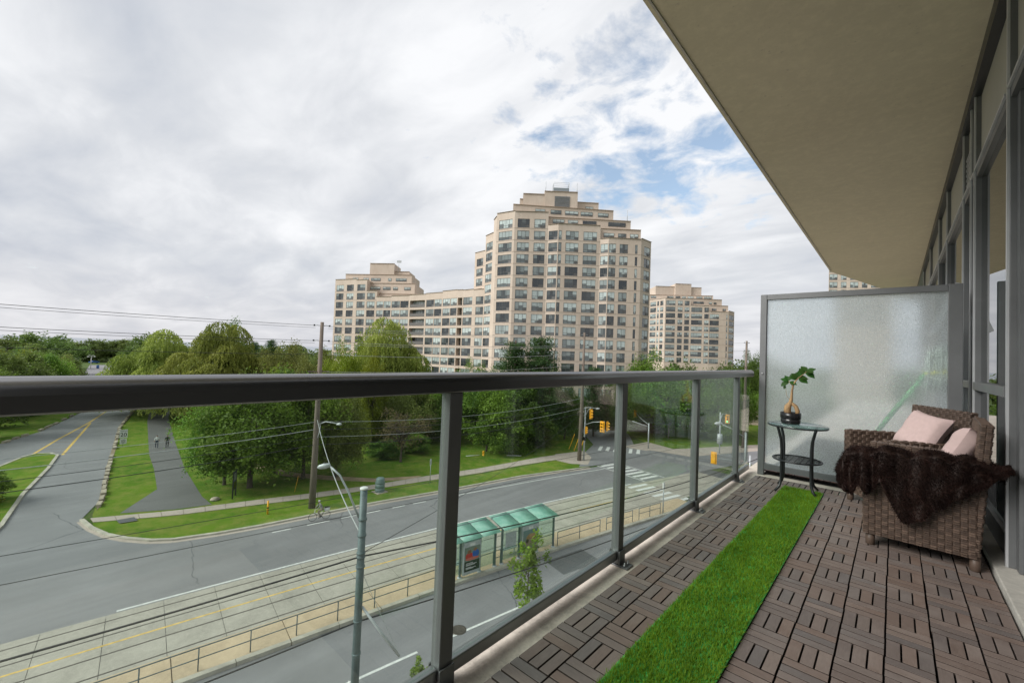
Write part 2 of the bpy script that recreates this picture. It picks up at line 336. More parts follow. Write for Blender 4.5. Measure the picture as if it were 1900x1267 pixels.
def watermat():
    m, n, l, o = nodes('water'); f = fnoise(n, l, .02, 4, .6)
    princ(n, l, o, (.10,.145,.19), .18, 0, .5, f, .2, 1)
watermat()

# ------------------------------------------------------------------ mesh helpers
class MB:
    def __init__(s): s.v = []; s.f = []; s.m = []; s.t = []; s.smooth = []
    def add(s, vs, fs, mi=0, tint=.5, smooth=False):
        o = len(s.v); s.v += [tuple(p) for p in vs]; s.t += [tint]*len(vs)
        for f in fs: s.f.append(tuple(i+o for i in f)); s.m.append(mi); s.smooth.append(smooth)
    def box(s, c, d, rz=0, mi=0, tint=.5, mtx=None):
        x, y, z = (k/2 for k in d); cs, sn = math.cos(rz), math.sin(rz); vs = []
        for a, b, e in ((-x,-y,-z),(x,-y,-z),(x,y,-z),(-x,y,-z),(-x,-y,z),(x,-y,z),(x,y,z),(-x,y,z)):
            p = Vector((a*cs-b*sn, a*sn+b*cs, e))
            if mtx is not None: p = mtx @ Vector((a, b, e))
            vs.append((p[0]+c[0], p[1]+c[1], p[2]+c[2]))
        s.add(vs, ((0,3,2,1),(4,5,6,7),(0,1,5,4),(1,2,6,5),(2,3,7,6),(3,0,4,7)), mi, tint); return s
    def bx(s, x0, x1, y0, y1, z0, z1, mi=0, tint=.5): return s.box(((x0+x1)/2,(y0+y1)/2,(z0+z1)/2), (x1-x0,y1-y0,z1-z0), 0, mi, tint)
    def bar(s, a, b, wd, h, mi=0, tint=.5):
        a, b = Vector(a), Vector(b); d = b-a; Ln = d.length; q = d.to_track_quat('X', 'Z').to_matrix()
        return s.box((a+b)/2, (Ln, wd, h), 0, mi, tint, q)
    def tube(s, pts, r, n=8, mi=0, tint=.5, caps=True, smooth=True):
        pts = [Vector(p) for p in pts]; rs = r if isinstance(r, (list, tuple)) else [r]*len(pts); vs = []; prev = None
        for i, p in enumerate(pts):
            d = (pts[min(i+1, len(pts)-1)] - pts[max(i-1, 0)]).normalized()
            if prev is None: x = d.orthogonal().normalized()
            else: x = (prev - d*prev.dot(d)); x = x.normalized() if x.length > 1e-6 else d.orthogonal().normalized()
            prev = x; y = d.cross(x)
            for k in range(n):
                a = 2*math.pi*k/n; vs.append(p + (x*math.cos(a)+y*math.sin(a))*rs[i])
        fs = [(i*n+k, i*n+(k+1) % n, (i+1)*n+(k+1) % n, (i+1)*n+k) for i in range(len(pts)-1) for k in range(n)]
        if caps: fs += [tuple(range(n))[::-1], tuple(range((len(pts)-1)*n, len(pts)*n))]
        s.add(vs, fs, mi, tint, smooth); return s
    def lathe(s, prof, n=20, c=(0,0,0), mi=0, tint=.5, sx=1, sy=1):
        vs = []
        for r, z in prof:
            for k in range(n):
                a = 2*math.pi*k/n; vs.append((c[0]+r*sx*math.cos(a), c[1]+r*sy*math.sin(a), c[2]+z))
        m_ = len(prof); fs = [(i*n+k, i*n+(k+1) % n, (i+1)*n+(k+1) % n, (i+1)*n+k) for i in range(m_-1) for k in range(n)]
        fs += [tuple(range(n))[::-1], tuple(range((m_-1)*n, m_*n))]
        s.add(vs, fs, mi, tint, True); return s
    def poly(s, pts, z, mi=0):
        s.add([(p[0], p[1], z) for p in pts], (tuple(range(len(pts))),), mi); return s
    def prism(s, pts, z0, z1, mi=0, mtop=None):
        n = len(pts); s.add([(p[0],p[1],z0) for p in pts]+[(p[0],p[1],z1) for p in pts], [(i,(i+1)%n,(i+1)%n+n,i+n) for i in range(n)], mi)
        s.add([(p[0],p[1],z1) for p in pts], (tuple(range(n)),), mi if mtop is None else mtop); return s
    def quad(s, a, b, c, d, mi=0, tint=.5): s.add((a,b,c,d), ((0,1,2,3),), mi, tint); return s
    def mesh(s, name, mats):
        me = bpy.data.meshes.new(name); me.from_pydata(s.v, [], s.f)
        for m_ in ([mats] if isinstance(mats, str) else mats): me.materials.append(MATS[m_])
        me.polygons.foreach_set('material_index', s.m); me.polygons.foreach_set('use_smooth', s.smooth)
        at = me.attributes.new('tint', 'FLOAT', 'POINT'); at.data.foreach_set('value', s.t)
        me.update(); return me
    def build(s, name, mats, parent=None, bevel=0, loc=None):
        return obj(name, s.mesh(name, mats), parent, bevel, loc)
def obj(name, me, parent=None, bevel=0, loc=None):
    o = bpy.data.objects.new(name, me); COL.objects.link(o)
    if parent is not None: o.parent = parent
    if loc is not None: o.location = loc
    if bevel:
        b = o.modifiers.new('bevel', 'BEVEL'); b.width = bevel; b.segments = 2; b.limit_method = 'ANGLE'; b.angle_limit = R(40)
    return o
def tag(o, label, cat, group=None):
    o['label'] = label; o['category'] = cat
    if group: o['group'] = group
    return o
def thing(name, label, cat, loc=(0,0,0), rz=0, group=None):
    o = bpy.data.objects.new(name, None); COL.objects.link(o); o.location = loc; o.rotation_euler = (0,0,rz); o.empty_display_size = .2
    return tag(o, label, cat, group)
def struct(o): o['kind'] = 'structure'; return o
def stuff(o): o['kind'] = 'stuff'; return o
def copy_tree(o, parent=None):
    c = o.copy(); COL.objects.link(c); c.parent = parent
    for ch in o.children: copy_tree(ch, c)
    return c
def quads(name, P, mats, tint, mi=None):
    """P (n,4,3) float array of quads -> mesh"""
    n = len(P); me = bpy.data.meshes.new(name); me.vertices.add(4*n); me.vertices.foreach_set('co', np.ascontiguousarray(P, dtype=np.float32).ravel())
    me.loops.add(4*n); me.loops.foreach_set('vertex_index', np.arange(4*n, dtype=np.int32)); me.polygons.add(n)
    me.polygons.foreach_set('loop_start', np.arange(0, 4*n, 4, dtype=np.int32))
    for m_ in ([mats] if isinstance(mats, str) else mats): me.materials.append(MATS[m_])
    if mi is not None: me.polygons.foreach_set('material_index', np.asarray(mi, dtype=np.int32))
    at = me.attributes.new('tint', 'FLOAT', 'POINT'); at.data.foreach_set('value', np.repeat(np.clip(tint, 0, 1), 4).astype(np.float32))
    me.update(); me.validate(); return me

# ================================================================== THE BALCONY
SLAB_Z = -.04
slab = MB().bx(-1.24, .62, -3, 5.28, -.26, SLAB_Z).bx(-1.24, .62, 5.28, 18, -.261, SLAB_Z-.002)
struct(slab.build('balcony_slab', 'slab_concrete'))
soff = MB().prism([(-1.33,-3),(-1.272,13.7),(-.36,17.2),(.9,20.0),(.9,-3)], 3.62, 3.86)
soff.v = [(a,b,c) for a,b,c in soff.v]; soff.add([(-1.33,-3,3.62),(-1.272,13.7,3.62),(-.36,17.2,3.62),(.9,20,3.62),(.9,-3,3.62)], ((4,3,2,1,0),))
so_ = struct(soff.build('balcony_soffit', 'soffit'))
MB().bar((-1.290,-3,3.613),(-1.235,13.5,3.613),.014,.012).build('drip_edge', 'curb_concrete', so_)
struct(MB().bx(.437, .60, -3, 5.24, SLAB_Z-.01, .035).build('sill_curb', 'curb_concrete', None, .006))

# ---- deck of interlocking tiles: 2 x 2 blocks of three slats
W = .15; X0 = -1.071; Y0 = 2.0434
deck = struct(MB().bx(X0+.002, X0+10*W-.002, Y0-8*W, Y0+21*W+.01, SLAB_Z+.001, SLAB_Z+.006).build('balcony_deck', 'deck_base'))
SL, SWD, ST = .1442, .0430, .014
slat_me = []
def slat_mb():
    b = MB(); e = .0007; x, y = SL/2, SWD/2
    vs = [(-x,-y,0),(x,-y,0),(x,y,0),(-x,y,0),(-x,-y,ST-e),(x,-y,ST-e),(x,y,ST-e),(-x,y,ST-e),(-x+e,-y+e,ST),(x-e,-y+e,ST),(x-e,y-e,ST),(-x+e,y-e,ST)]
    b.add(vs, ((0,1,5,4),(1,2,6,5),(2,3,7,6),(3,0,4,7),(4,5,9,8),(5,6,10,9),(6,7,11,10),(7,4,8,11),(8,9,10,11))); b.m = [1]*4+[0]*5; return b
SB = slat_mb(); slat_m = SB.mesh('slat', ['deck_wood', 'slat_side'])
tile_base = MB()
for i in range(9): tile_base.bx(-.147, .147, -.142+i*.0345-.004, -.142+i*.0345+.004, -.033, -.0145)
for i in range(9): tile_base.bx(-.142+i*.0345-.004, -.142+i*.0345+.004, -.147, .147, -.0335, -.0150)
tile_base_m = tile_base.mesh('tile_base', 'deck_base')
nsl = 0; order = []
for tr in range(14):
    for tcx in range(5): order.append((tr, tcx))
for tr, tcx in order:
    cx, cy = X0+(2*tcx+1)*W, Y0+(-8+2*tr+1)*W
    jx, jy = random.uniform(-.0015,.0015), random.uniform(-.0015,.0015)
    if tcx == 4: jy += .07 if tr < 13 else 0
    if tcx == 4 and tr == 13: continue
    t = obj('deck_tile', tile_base_m, deck, 0, (cx+jx, cy+jy, 0)); t.rotation_euler.z = random.uniform(-.004,.004)
    single = nsl < 300 and tcx != 1
    jb = MB()
    for bc in range(2):
        for br in range(2):
            lng = ((2*tcx+bc) + (-8+2*tr+br)) % 2 == 1
            for k in range(3):
                ox = (bc-.5)*W + ((k-1)*.0495 if lng else 0); oy = (br-.5)*W + (0 if lng else (k-1)*.0495)
                rz = (math.pi/2 if lng else 0) + (math.pi if random.random() < .5 else 0); dz = random.uniform(-.0008,.0008) - ST
                if single:
                    sobj = obj('slat', slat_m, t, 0, (ox, oy, dz)); sobj.rotation_euler.z = rz; nsl += 1
                else:
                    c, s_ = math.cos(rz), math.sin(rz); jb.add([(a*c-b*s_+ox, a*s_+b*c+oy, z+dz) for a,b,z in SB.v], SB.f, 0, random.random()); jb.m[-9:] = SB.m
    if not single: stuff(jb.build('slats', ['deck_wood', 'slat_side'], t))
# neighbour's deck beyond the screen
nd = struct(MB().bx(-1.06, .40, 5.37, 8.4, SLAB_Z, SLAB_Z+.006).build('neighbour_deck', 'deck_base'))
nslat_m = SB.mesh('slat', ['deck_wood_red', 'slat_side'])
for c in range(9):
    for r_ in range(2):
        lng = (c+r_) % 2
        for k in range(3):
            sobj = obj('slat', nslat_m, nd, 0, (-1.0+c*W+((k-1)*.0495 if lng else 0), 5.46+r_*W+(0 if lng else (k-1)*.0495), SLAB_Z+.026)); sobj.rotation_euler.z = math.pi/2 if lng else 0

# ---- artificial turf runner
tx0, tx1, ty0, ty1 = -.772, -.468, 1.05, 4.81
turf = thing('turf_runner', 'bright green artificial grass runner laid along the deck tiles', 'turf', ((tx0+tx1)/2, (ty0+ty1)/2, 0))
def tsk(x, y): return x + .012*math.sin(y*1.3) - (y-2.9)*.004
bk = MB(); pts = [(tx0, ty0), (tx1, ty0), (tx1, 3), (tx1, ty1), (tx0, ty1-.03), (tx0, 3)]
bk.prism([(x-(tx0+tx1)/2, y-(ty0+ty1)/2) for x, y in pts], .0015, .009); bk.build('backing', 'mop_green', turf)
nb = 62000
bx_ = RNG.uniform(tx0+.002, tx1-.002, nb); by_ = ty0 + (ty1-ty0-.02)*RNG.random(nb)**1.25
cl = RNG.random(nb); ang = RNG.uniform(0, 2*np.pi, nb); le = RNG.uniform(.012, .024, nb); lean = RNG.uniform(.1, 1.1, nb); wd = RNG.uniform(.0009, .0017, nb)
c0 = np.stack([bx_-(tx0+tx1)/2, by_-(ty0+ty1)/2, np.full(nb, .008)], -1)
dv = np.stack([np.cos(ang)*np.sin(lean), np.sin(ang)*np.sin(lean), np.cos(lean)], -1)*le[:,None]
sd = np.stack([-np.sin(ang), np.cos(ang), np.zeros(nb)], -1)*wd[:,None]
P = np.stack([c0-sd, c0+sd, c0+dv+sd*.35, c0+dv-sd*.35], 1)
patch = .5+.25*np.sin(bx_*23+np.sin(by_*7)*2)*np.sin(by_*11+1.3)
stuff(obj('blades', quads('blades', P, 'turf_blade', .25*RNG.random(nb)+.55*patch+.1), turf))

# ---- railing
PY = [-1.52, -.25, 1.022, 2.325, 3.60, 4.80]
rail = thing('balcony_railing', 'dark grey metal railing with clear glass panels along the balcony edge', 'railing', (-1.2, 0, SLAB_Z))
def loc(x, y, z): return (x+1.2, y, z-SLAB_Z)
prof = []
hw, zb, zt = .033, 1.012, 1.082
for a in range(0, 181, 15): prof.append((hw*math.copysign(abs(math.cos(R(a)))**.85, math.cos(R(a))), zb+.036+(zt-zb-.036)*abs(math.sin(R(a)))**.85))
prof += [(-hw, zb+.004), (-hw+.004, zb), (hw-.004, zb), (hw, zb+.004)]
hb = MB(); n = len(prof)
for yy in (-3, 5.36):
    hb.v += [loc(-1.2+p[0], yy, p[1]) for p in prof]; hb.t += [.5]*n
for i in range(n): hb.f.append((i, (i+1)%n, n+(i+1)%n, n+i)); hb.m.append(0); hb.smooth.append(i < 13)
hb.f.append(tuple(range(n))[::-1]); hb.m.append(0); hb.smooth.append(False); hb.f.append(tuple(range(n, 2*n))); hb.m.append(0); hb.smooth.append(False)
hb.build('handrail', 'metal_grey', rail)
pm = MB().bx(-.024, .024, -.030, .030, .012, zb-SLAB_Z-.001).mesh('post', 'metal_frame')
bm_ = MB().bx(-.055,.085,-.036,.036,0,.010).bx(.027,.034,-.034,.034,.010,.085).bx(-.034,-.027,-.034,.034,.010,.085).mesh('base_bracket', 'metal_frame')
btm = MB().lathe([(.010,0),(.010,.008),(.006,.009),(.006,.02)], 6).mesh('bolt', 'steel')
for i, py in enumerate(PY):
    po = obj('post', pm, rail, .003, (0, py, 0)); br = obj('base_bracket', bm_, rail, .002, (0, py, 0))
    for ox, oy in ((.06,.02),(.06,-.02),(-.045,.02),(-.045,-.02)):
        b = obj('bolt', btm, br, 0, (ox, oy, .010))
ends = PY + [5.33]
for i in range(len(ends)-1):
    a, b = ends[i]+.031, ends[i+1]-.031
    MB().bx(-.018,.018, a, b, .035, .085).build('bottom_rail', 'metal_grey', rail, .004)
    MB().bx(-.005,.005, a+.004, b-.004, .0855, zb-SLAB_Z-.002).build('glass_panel', 'glass_rail', rail)

# ---- privacy screen
scr = thing('privacy_screen', 'frosted glass privacy screen in grey frame at the balcony end', 'screen', (-1.08, 5.33, SLAB_Z))
def sl_(x): return x+1.08
fr = MB()
fr.bx(sl_(-1.105), sl_(-1.045), -.025, .025, 0, 1.955); fr.build('left_post', 'metal_frame', scr, .003)
MB().bx(sl_(.346), sl_(.435), -.0255, .0255, 0, 1.957).build('right_post', 'metal_frame', scr, .003)
MB().bx(sl_(-1.044), sl_(.345), -.024, .024, 1.897, 1.954).build('top_rail', 'metal_frame', scr, .003)
MB().bx(sl_(-1.044), sl_(.345), -.024, .024, .062, .125).build('bottom_rail', 'metal_frame', scr, .003)
fpn = MB().bx(sl_(-1.0435), sl_(.3445), -.004, .004, .126, 1.8965); fpn.m = [0, 0, 0, 0, 1, 0]     # only the far face is etched
fpn.build('frosted_pane', ['glass_clear', 'frosted_glass'], scr)
MB().lathe([(.009,0),(.009,.006),(.004,.008)],8).build('bolt','steel',scr,0,(sl_(-1.075),-.026,1.09)).rotation_euler=(R(90),0,0)
# ---- mop on the neighbour's side
mop = thing('mop', 'white string mop on a green handle pressed behind the frosted screen', 'mop', (.29, 5.394, SLAB_Z))
yarn = MB()
for i in range(46):
    a = random.uniform(-.085, .075); top = .205 - 1.1*max(0, -a-.04) + random.uniform(-.02,.012); bt = random.uniform(-.19,-.13)
    yy = random.uniform(-.050, -.015); x2 = a*1.12 + random.uniform(-.02,.02)
    yarn.tube([(a*.85, yy+.01, 1.20+top), (a, yy, 1.20+.1), (a*.95, yy, 1.20-.02), (x2, yy+.004, 1.20+bt)], .0075, 5, 0, random.random())
yarn.build('mop_head', 'mop_yarn', mop)
MB().tube([(-.09,-.040,1.165),(0,-.043,1.18),(.075,-.040,1.19)], .013, 6).build('band', 'mop_yellow', mop)
MB().tube([(-.07,-.02,1.18),(-.30,.09,.78),(-.56,.30,.30),(-.70,.42,.05)], .02, 8).build('handle', 'mop_green', mop)

# ---- window wall of the apartment
fac = thing('window_wall', 'grey aluminium window wall of the apartment along the balcony', 'window wall', (.5, 0, SLAB_Z))
FX = .0; mull = [3.30, 3.86, 5.28, 5.52, 6.1, 7.9, 9.3, 11.5, 14.1]
TR, TP = 1.045-SLAB_Z, 2.80-SLAB_Z
SO = 3.62-SLAB_Z
for i, my in enumerate(mull):
    wdt = .10 if my in (3.86,) else .06
    lo = .076 if my < 5.3 else 0
    MB().bx(FX, FX+.10, my-wdt/2, my+wdt/2, lo, SO-.12).build('mullion', 'metal_frame', fac, .003)
    MB().bx(FX-.012, FX-.0005, my-wdt/2, my-wdt/2+.028, lo, SO-.12).build('mullion_trim', 'metal_frame_light', fac)
for i in range(len(mull)-1):
    a, b = mull[i]+(.05 if mull[i]==3.86 else .03), mull[i+1]-.03
    MB().bx(FX+.002, FX+.098, a, b, TP, TP+.075).build('head_rail', 'metal_frame', fac)
    MB().bx(FX-.012, FX+.001, a, b, TP+.058, TP+.076).build('head_trim', 'metal_frame_light', fac)
    MB().bx(FX+.03, FX+.05, a, b, TP+.077, SO-.12).build('spandrel_panel', 'panel_beige', fac)
    if i == 0:
        MB().bx(FX+.045, FX+.053, a, b, .08, TP-.001).build('door_pane', 'glass_facade', fac)
        MB().bx(FX+.03, FX+.085, a, a+.09, .08, TP-.002).build('door_stile', 'metal_frame', fac)
        MB().bx(FX+.028, FX+.086, b-.10, b, .08, TP-.002).build('door_stile', 'metal_frame', fac)
    elif i in (1, 3, 4, 5, 6, 7):
        MB().bx(FX-.012, FX+.096, a, b, TR-.035, TR+.03).build('transom', 'metal_frame', fac, .004)
        MB().bx(FX+.012, FX+.097, a, b, .078 if i==1 else .0, .215).build('sill_rail', 'metal_frame', fac, .004)
        MB().bx(FX+.034, FX+.042, a, b, TR+.031, TP-.001).build('window_pane', 'glass_facade', fac)
        MB().bx(FX+.034, FX+.042, a, b, .216, TR-.036).build('window_pane', 'glass_facade', fac)
    else:
        MB().bx(FX+.03, FX+.06, a, b, .0, TP-.001).build('infill_panel', 'metal_grey', fac)
for k in range(7): MB().bx(FX+.01, FX+.03, 5.56, 6.06, TP+.12+k*.05, TP+.135+k*.05).build('vent_slat', 'metal_frame_light', fac)
MB().bx(FX-.03, FX+.10, -3, 18, SO-.119, SO+.0).build('head_channel', 'black_metal', fac)
# tilted open vent window of the neighbour
vw = MB(); vw.bx(-.02,.02,0,.74,0,.045).bx(-.02,.02,0,.045,.046,.55).bx(-.02,.02,.695,.74,.046,.55).bx(-.02,.02,.046,.694,.505,.55)
v_ = vw.build('open_vent_frame', 'metal_frame_light', fac, 0, (-.17, 6.55, 1.62)); v_.rotation_euler = (0, R(18), 0)
# rooms behind the glass
rm = MB(); X1, X2 = .62, 3.2
rm.quad((X2,-2,-.05),(X2,16,-.05),(X2,16,2.9),(X2,-2,2.9)).quad((X1,-2,-.05),(X2,-2,-.05),(X2,16,-.05),(X1,16,-.05)).quad((X1,-2,2.9),(X1,16,2.9),(X2,16,2.9),(X2,-2,2.9)).quad((X1,16,-.05),(X2,16,-.05),(X2,16,2.9),(X1,16,2.9)).quad((X1,-2,-.05),(X1,-2,2.9),(X2,-2,2.9),(X2,-2,-.05))
struct(rm.build('room_interior', 'interior'))
ct = MB()
for j in range(34):
    y = 4.45+j*.022; x = .74+.018*math.sin(j*1.1)+random.uniform(-.006,.006); ct.box((x, y, 1.35), (.012, .03, 2.7), .5*math.cos(j*1.1), 0)
tag(ct.build('curtain', 'curtain'), 'dark green curtain hanging behind the big window pane', 'curtain')

# ---- side table
tb = thing('side_table', 'small round glass topped side table with black curved metal legs', 'table', (-.665, 4.74, 0))
MB().lathe([(.236,.600),(.238,.603),(.238,.606),(.236,.609)], 48).build('glass_top', 'glass_table', tb)
ringp = [(.232*math.cos(a*.1309), .232*math.sin(a*.1309), .594) for a in range(49)]
MB().tube(ringp, .007, 6, caps=False).build('top_ring', 'black_metal', tb)
legm = MB().tube([(.205,0,.590),(.190,0,.55),(.166,0,.47),(.158,0,.38),(.158,0,.20),(.160,0,.10),(.178,0,.045),(.222,0,.004)], [.011,.012,.0125,.0125,.0125,.012,.0115,.010], 10).mesh('leg', 'black_metal')
for a in (-25, 65, 155, 245):
    o = obj('leg', legm, tb); o.rotation_euler.z = R(a-15)
sh = MB().tube([(.19*math.cos(a*.1309), .19*math.sin(a*.1309), .285) for a in range(49)], .008, 6, caps=False)
shf = sh.build('shelf_ring', 'black_metal', tb)
lat = MB()
for k in range(-4, 5):
    d = k*.042; h_ = math.sqrt(max(0, .186**2-d*d)); lat.tube([(d,-h_,.285),(d,h_,.285)], .0032, 5); lat.tube([(-h_,d,.289),(h_,d,.289)], .0032, 5)
lat.build('shelf_lattice', 'black_metal', shf)

# ---- potted ficus
fp = thing('potted_ficus', 'small ginseng ficus with bulbous root in a black pot on the glass table', 'plant', (-.722, 4.75, .610))
fp.scale = (1.16,1.16,1.16)
MB().lathe([(.058,0),(.066,.004),(.070,.034),(.066,.036),(.066,.040),(.072,.043),(.072,.088),(.066,.088),(.064,.076)], 28).build('pot', 'plastic_black', fp)
MB().lathe([(.063,.072),(.063,.077)], 20).build('soil', 'soil', fp)
tr_ = MB()
tr_.tube([(-.018,.0,.070),(-.024,.0,.10),(-.020,0,.135),(-.002,0,.168),(.004,0,.21),(.006,.0,.26),(.014,.0,.31),(.03,0,.345),(.05,0,.37)], [.020,.026,.024,.015,.010,.008,.0065,.005,.004], 12)
tr_.tube([(.044,.006,.066),(.046,.004,.105),(.034,.0,.138),(.010,0,.160),(-.002,0,.172)], [.014,.016,.015,.012,.008], 12)
tr_.tube([(.05,0,.37),(.08,.005,.40),(.105,.0,.425)], [.004,.003,.002], 6).tube([(.012,0,.30),(-.01,.01,.325),(-.02,.01,.34)], [.004,.003,.002], 6).tube([(-.004,0,.185),(-.03,0,.22),(-.036,0,.27),(-.04,0,.30)], [.002,.0015,.0012,.001], 5)
tr_.build('trunk', 'ficus_trunk', fp)
def leaf_mesh(ln, wd):
    b = MB(); nn = 7; vs = []
    for i in range(nn):
        t = i/(nn-1); h_ = wd*math.sin(math.pi*min(1, t*.96+.02)**.8); z = -.12*ln*t*t
        vs += [(t*ln, -h_, z+h_*.25), (t*ln, 0, z), (t*ln, h_, z+h_*.25)]
    b.add(vs, [f for i in range(nn-1) for f in ((i*3,i*3+3,i*3+4,i*3+1),(i*3+1,i*3+4,i*3+5,i*3+2))], 0, .5, True); return b.mesh('leaf', 'leaf_ficus')
lm = leaf_mesh(.062, .019)
for (x,y,z,a,e,s) in [(-.02,.01,.34,180,10,1),(-.02,.01,.345,120,30,.9),(-.018,.01,.345,60,45,.9),(-.015,.01,.335,200,-30,1),(-.01,.0,.335,-30,-25,.9),(-.03,.0,.33,230,-35,.9),(.03,0,.35,150,40,1),(.03,0,.355,80,60,1.05),(.045,0,.365,200,35,1),(.05,0,.37,-10,-35,1.2),(.055,0,.375,20,-15,1),(.06,0,.38,100,50,1),(.085,.0,.405,130,35,1),(.09,0,.41,-5,10,1),(.105,0,.425,140,30,1.05),(.105,0,.425,10,18,1),(.10,0,.42,-20,-40,1.2),(.105,0,.425,-60,-10,.9),(-.04,0,.30,250,-50,.5)]:
    dx = Vector((math.cos(R(a))*math.cos(R(e)), .45*math.sin(R(a))*math.cos(R(e)), math.sin(R(e))+.12)).normalized(); nz_ = Vector((random.uniform(-.3,.3), -.75, .65)); nz_ = (nz_-dx*nz_.dot(dx)).normalized(); ny_ = nz_.cross(dx)
    o = obj('leaf', lm, fp, 0, (x,y,z)); o.rotation_euler = Matrix((dx, ny_, nz_)).transposed().to_euler(); o.scale = (s*.98, s*1.15, s*1.0)

# ---- wicker armchairs
def weave(mb, o, ux, uz, wd, ht, nrm, cw=.031, rh=.0125):
    o, ux, uz, nrm = Vector(o), Vector(ux), Vector(uz), Vector(nrm); nc, nr = max(2, round(wd/cw)), max(2, round(ht/rh)); cw, rh = wd/nc, ht/nr
    for r_ in range(nr):
        for c in range(nc):
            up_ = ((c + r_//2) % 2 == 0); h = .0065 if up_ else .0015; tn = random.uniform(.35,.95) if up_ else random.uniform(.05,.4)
            a = o+ux*(c*cw)+uz*(r_*rh+.0008); b = a+ux*cw; e = uz*(rh-.0016); q = ux*(cw*.22)
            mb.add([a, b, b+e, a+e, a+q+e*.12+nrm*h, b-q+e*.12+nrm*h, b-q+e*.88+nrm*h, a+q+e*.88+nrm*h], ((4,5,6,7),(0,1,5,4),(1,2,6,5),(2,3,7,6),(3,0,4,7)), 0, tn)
def panel(name, parent, o, ux, uz, wd, ht, th):
    """woven slab: o = lower corner of outer face, normal = ux x uz outward"""
    ux, uz = Vector(ux).normalized(), Vector(uz).normalized(); nr = ux.cross(uz); o = Vector(o); b = MB()
    weave(b, o, ux, uz, wd, ht, nr); weave(b, o-nr*th+ux*wd, -ux, uz, wd, ht, -nr); weave(b, o+uz*ht, ux, -nr, wd, th, uz)
    weave(b, o-nr*th, nr, uz, th, ht, -ux); weave(b, o+ux*wd, -nr, uz, th, ht, ux)
    c = o - nr*th/2 + ux*wd/2 + uz*ht/2; mt = Matrix((ux, nr, uz)).transposed()
    b.box(c, (wd-.002, th-.002, ht-.002), 0, 1, .5, mt)
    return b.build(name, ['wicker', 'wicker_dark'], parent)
def chair(label, loc_, rz):
    ch = thing('wicker_armchair', label, 'armchair', loc_, rz, 'wicker armchairs on the deck')
    # local: front is -X, width along Y
    xf, xb, hy = -.265, .275, .29
    lg = MB().lathe([(.020,0),(.024,.004),(.025,.085)], 10).mesh('leg', 'wicker')
    for x in (xf+.035, xb-.035):
        for y in (-hy+.035, hy-.035): obj('leg', lg, ch, 0, (x, y, 0))
    panel('arm_panel', ch, (xf, -hy, .075), (1,0,0), (0,0,1), xb-xf-.03, .53, .075)
    panel('arm_panel', ch, (xb-.03, hy, .075), (-1,0,0), (0,0,1), xb-xf-.03, .53, .075)
    panel('front_panel', ch, (xf+.012, hy-.078, .08), (0,-1,0), (0,0,1), 2*hy-.156, .24, .03)
    t = Vector((.07, 0, 1)).normalized()
    panel('backrest', ch, (xb-.02, -hy+.005, .09), (0,1,0), t, 2*hy-.01, .76, .05)
    MB().bx(xf+.045, xb-.085, -hy+.079, hy-.079, .24, .32).build('seat', 'wicker_dark', ch)
    MB().bx(xf+.02, xb-.09, -hy+.082, hy-.082, .322, .40).build('seat_cushion', 'cushion', ch, .02)
    return ch
chairB = chair('near brown wicker armchair with dark fur throw over its arm', (.130, 3.975, 0), R(-2.5))
chairA = chair('far brown wicker armchair turned in the corner by the frosted screen', (.050, 4.735, 0), R(32))
def cushion_mesh(a, th):
    b = MB(); n_ = 17; vs = []; fs = []
    for sgn in (1, -1):
        for i in range(n_):
            for j in range(n_):
                u, v = -1+2*i/(n_-1), -1+2*j/(n_-1); e = max(0, (1-u**4)*(1-v**4))**.42
                pin = 1-.10*(1-abs(v)**2)*abs(u)**3 ; pin2 = 1-.10*(1-abs(u)**2)*abs(v)**3
                wr = .006*math.sin(7*u+3*v)*math.sin(5*v-2*u)
                vs.append((u*a*pin, v*a*pin2, sgn*(th*e+wr*e)))
        o = 0 if sgn == 1 else n_*n_
        for i in range(n_-1):
            for j in range(n_-1):
                q = (o+i*n_+j, o+(i+1)*n_+j, o+(i+1)*n_+j+1, o+i*n_+j+1); fs.append(q if sgn == 1 else q[::-1])
    b.add(vs, fs, 0, .5, True); return b
for lb, lc, ro in [('pale pink square cushion on the far wicker armchair', (.165, 4.66, .67), (R(14), R(-60), R(26))), ('pale pink square cushion on the near armchair beside the fur throw', (.325, 3.93, .655), (R(-16), R(-64), R(-4)))]:
    c = tag(cushion_mesh(.165, .066).build('throw_cushion', 'pillow', None, 0, lc), lb, 'cushion', 'pink cushions on the chairs'); c.rotation_euler = ro

